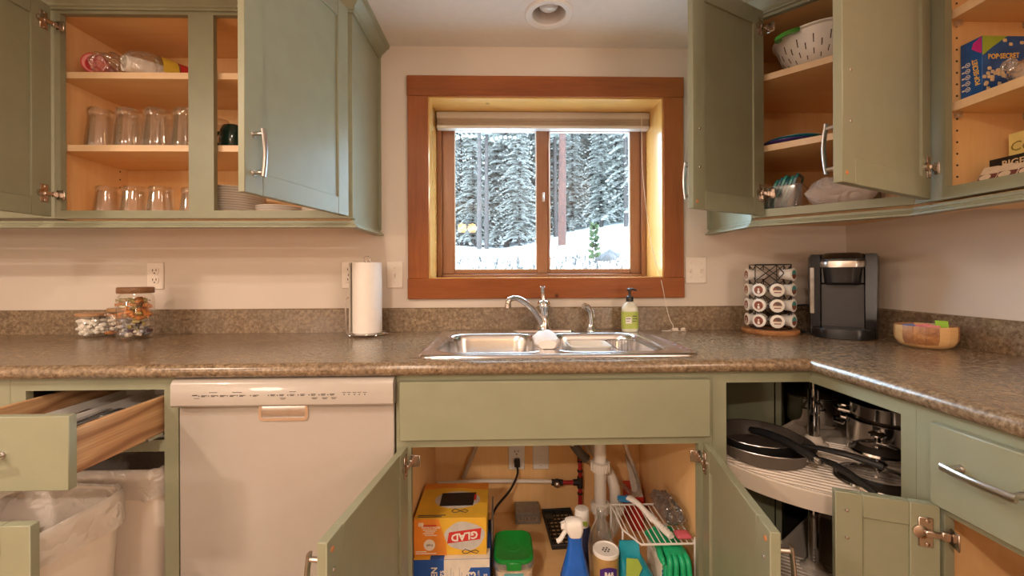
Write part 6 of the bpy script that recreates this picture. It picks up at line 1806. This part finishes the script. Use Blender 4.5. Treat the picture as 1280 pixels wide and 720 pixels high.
# wipes bag, gloves and the patterned box under the wire shelf
M['aqua'] = plain('aqua_film', (.015, .33, .47), .28, var=.1, vs=30)
wp = thing('wipes_pack', 'aqua soft pack of wipes standing in front of the wire shelf', 'soft pack', (.400, -.625 + .06, ZF))
m = MB(); Rw = random.Random(8)
rings = []
for z, w, d, ox in ((0, .100, .046, 0), (.02, .112, .056, 0), (.07, .112, .056, -.004), (.11, .100, .050, -.012), (.145, .080, .036, -.022), (.168, .062, .014, -.028), (.190, .060, .004, -.030), (.207, .056, .003, -.030)):
    rings.append([(x + ox + .003 * (Rw.random() - .5), y + .004 * (Rw.random() - .5), z) for x, y in rr(0, 0, w, d, min(w, d) * .45, 5)])
WPX = (.412, -.536)
T = Matrix.Translation((WPX[0] - .400, WPX[1] + .565, 0))
m.loft(rings, True, True, M=T); m.build('pack', M['aqua'], wp, local=True, angle=60)
m = MB(); m.loft([[(x + T.translation.x - .020, -.0300 + T.translation.y - q + (z - .115) * .18, z) for x, z in ((-.028, .118), (.004, .112), (.022, .142), (.010, .165), (-.024, .168))] for q in (0, .003)]); m.build('green_print', plain('lime_print', (.35, .50, .08), .4), wp, local=True)
m = MB(); m.lathe([(.0165, 0), (.0215, 0), (.0215, .001), (.0165, .001)], n=28, M=Matrix.Translation((T.translation.x + .008, -.0285 + T.translation.y, .055)) @ Matrix.Rotation(.4, 4, 'Y') @ Matrix.Scale(1.25, 4, (0, 0, 1)) @ Matrix.Rotation(pi / 2, 4, 'X'))
m.build('white_ring_print', M['label_w'], wp, local=True)
m = MB(); m.tube(bez([(T.translation.x + .006, -.030 + T.translation.y, .028), (T.translation.x + .008, -.031 + T.translation.y, .055), (T.translation.x + .024, -.030 + T.translation.y, .070)], 5), .003, 6); m.build('leaf_print', plain('leaf_print', (.42, .55, .06), .4), wp, local=True)

M['tilecard'] = None
t_ = NT('mosaic_print'); v_ = t_.coord((1, 1, 1))
bk = t_.n('TexBrick', Vector=t_.coord((1, 1, 1), (pi / 2, 0, 0)), Scale=38, **{'Mortar Size': .028, 'Color1': (.01, .20, .09), 'Color2': (.02, .16, .22), 'Mortar': (.80, .76, .68)})
t_.bsdf(**{'Base Color': bk.outputs[0], 'Roughness': .4}); M['tilecard'] = t_.m
gx = thing('patterned_box', 'white box printed with a green and blue mosaic, under the green gloves', 'box', (.505, -.52, ZF))
m = MB(); m.box(.471, .562, -.562, -.44, ZF, .290, .001); m.build('carton', M['cream_card'], gx)
m = MB(); Rt = random.Random(5); cols_ = [plain('mosaic_green', (.015, .27, .10), .35), plain('mosaic_teal', (.015, .20, .26), .35), plain('mosaic_pale', (.30, .52, .30), .35)]
for r in range(12):
    x = .4725
    while x < .555:
        w = .010 + .012 * Rt.random(); w = min(w, .5605 - x); z0 = ZF + .003 + r * .0122
        if w > .004: m.box(x, x + w, -.5626, -.5620, z0, z0 + .0098, 0, Rt.randrange(3))
        x += w + .0026
m.build('mosaic_print', cols_, gx, kind='stuff')
M['rubber'] = plain('green_rubber', (.012, .40, .17), .38, var=.05)
def glove(label, c, rz, seed, sd=1):
    """limp rubber glove draped over the box edge: cuff on top, fingers hanging in front"""
    t = thing('rubber_glove', label, 'glove', c, rz, 'green rubber gloves'); KX = .80
    m = MB()
    P = [(0, .085, .014), (0, .045, .016), (0, .010, .018), (0, -.022, .018), (0, -.044, .014)]
    W = [.044, .040, .040, .043, .040]
    rings = []
    for (x, y, z), w in zip(P, W): rings.append([(x + w * cos(a), y, z + .0105 * sin(a)) for a in [2 * pi * k / 14 for k in range(14)]])
    m.loft(rings)
    Rg = random.Random(seed)
    for k, L in enumerate((.052, .064, .068, .056)):
        x = -.030 + k * .020
        a = (k - 1.5) * .10 + .08 * (Rg.random() - .5)
        q = bez([(x, -.034, .014), (x + .3 * a * L, -.056, .004), (x + a * L, -.061, -.016 - L * .55), (x + 1.4 * a * L, -.059, -.016 - L)], 5)
        m.tube(q, [.0112] * 6 + [.0105] * 5 + [.0098] * 3 + [.009, .006], 10); m.ball(tuple(q[-1]), .0070, n=8, m=6)
    q = bez([(-sd * .030, .02, .014), (-sd * .050, -.005, .014), (-sd * .058, -.035, .013), (-sd * .056, -.058, .006)], 5); m.tube(q, [.0125] * 6 + [.0115] * 5 + [.0105] * 3 + [.009, .007], 10); m.ball(tuple(q[-1]), .0075, n=8, m=6)
    for v in m.v: v.x *= KX
    m.build('glove', M['rubber'], t, local=True, angle=70)
    m = MB(); m.tube([(.0445 * KX * cos(a), .085, .014 + .0120 * sin(a)) for a in [2 * pi * k / 18 for k in range(18)]], .0022, 6, closed=True); m.build('cuff_bead', M['rubber'], t, local=True)
    return t
glove('green rubber glove hanging over the mosaic box, nearer the wipes', (.503, -.520, .2912), .04, 2, -1)
glove('green rubber glove hanging over the mosaic box, nearer the door', (.510, -.546, .3170), -.04, 7)
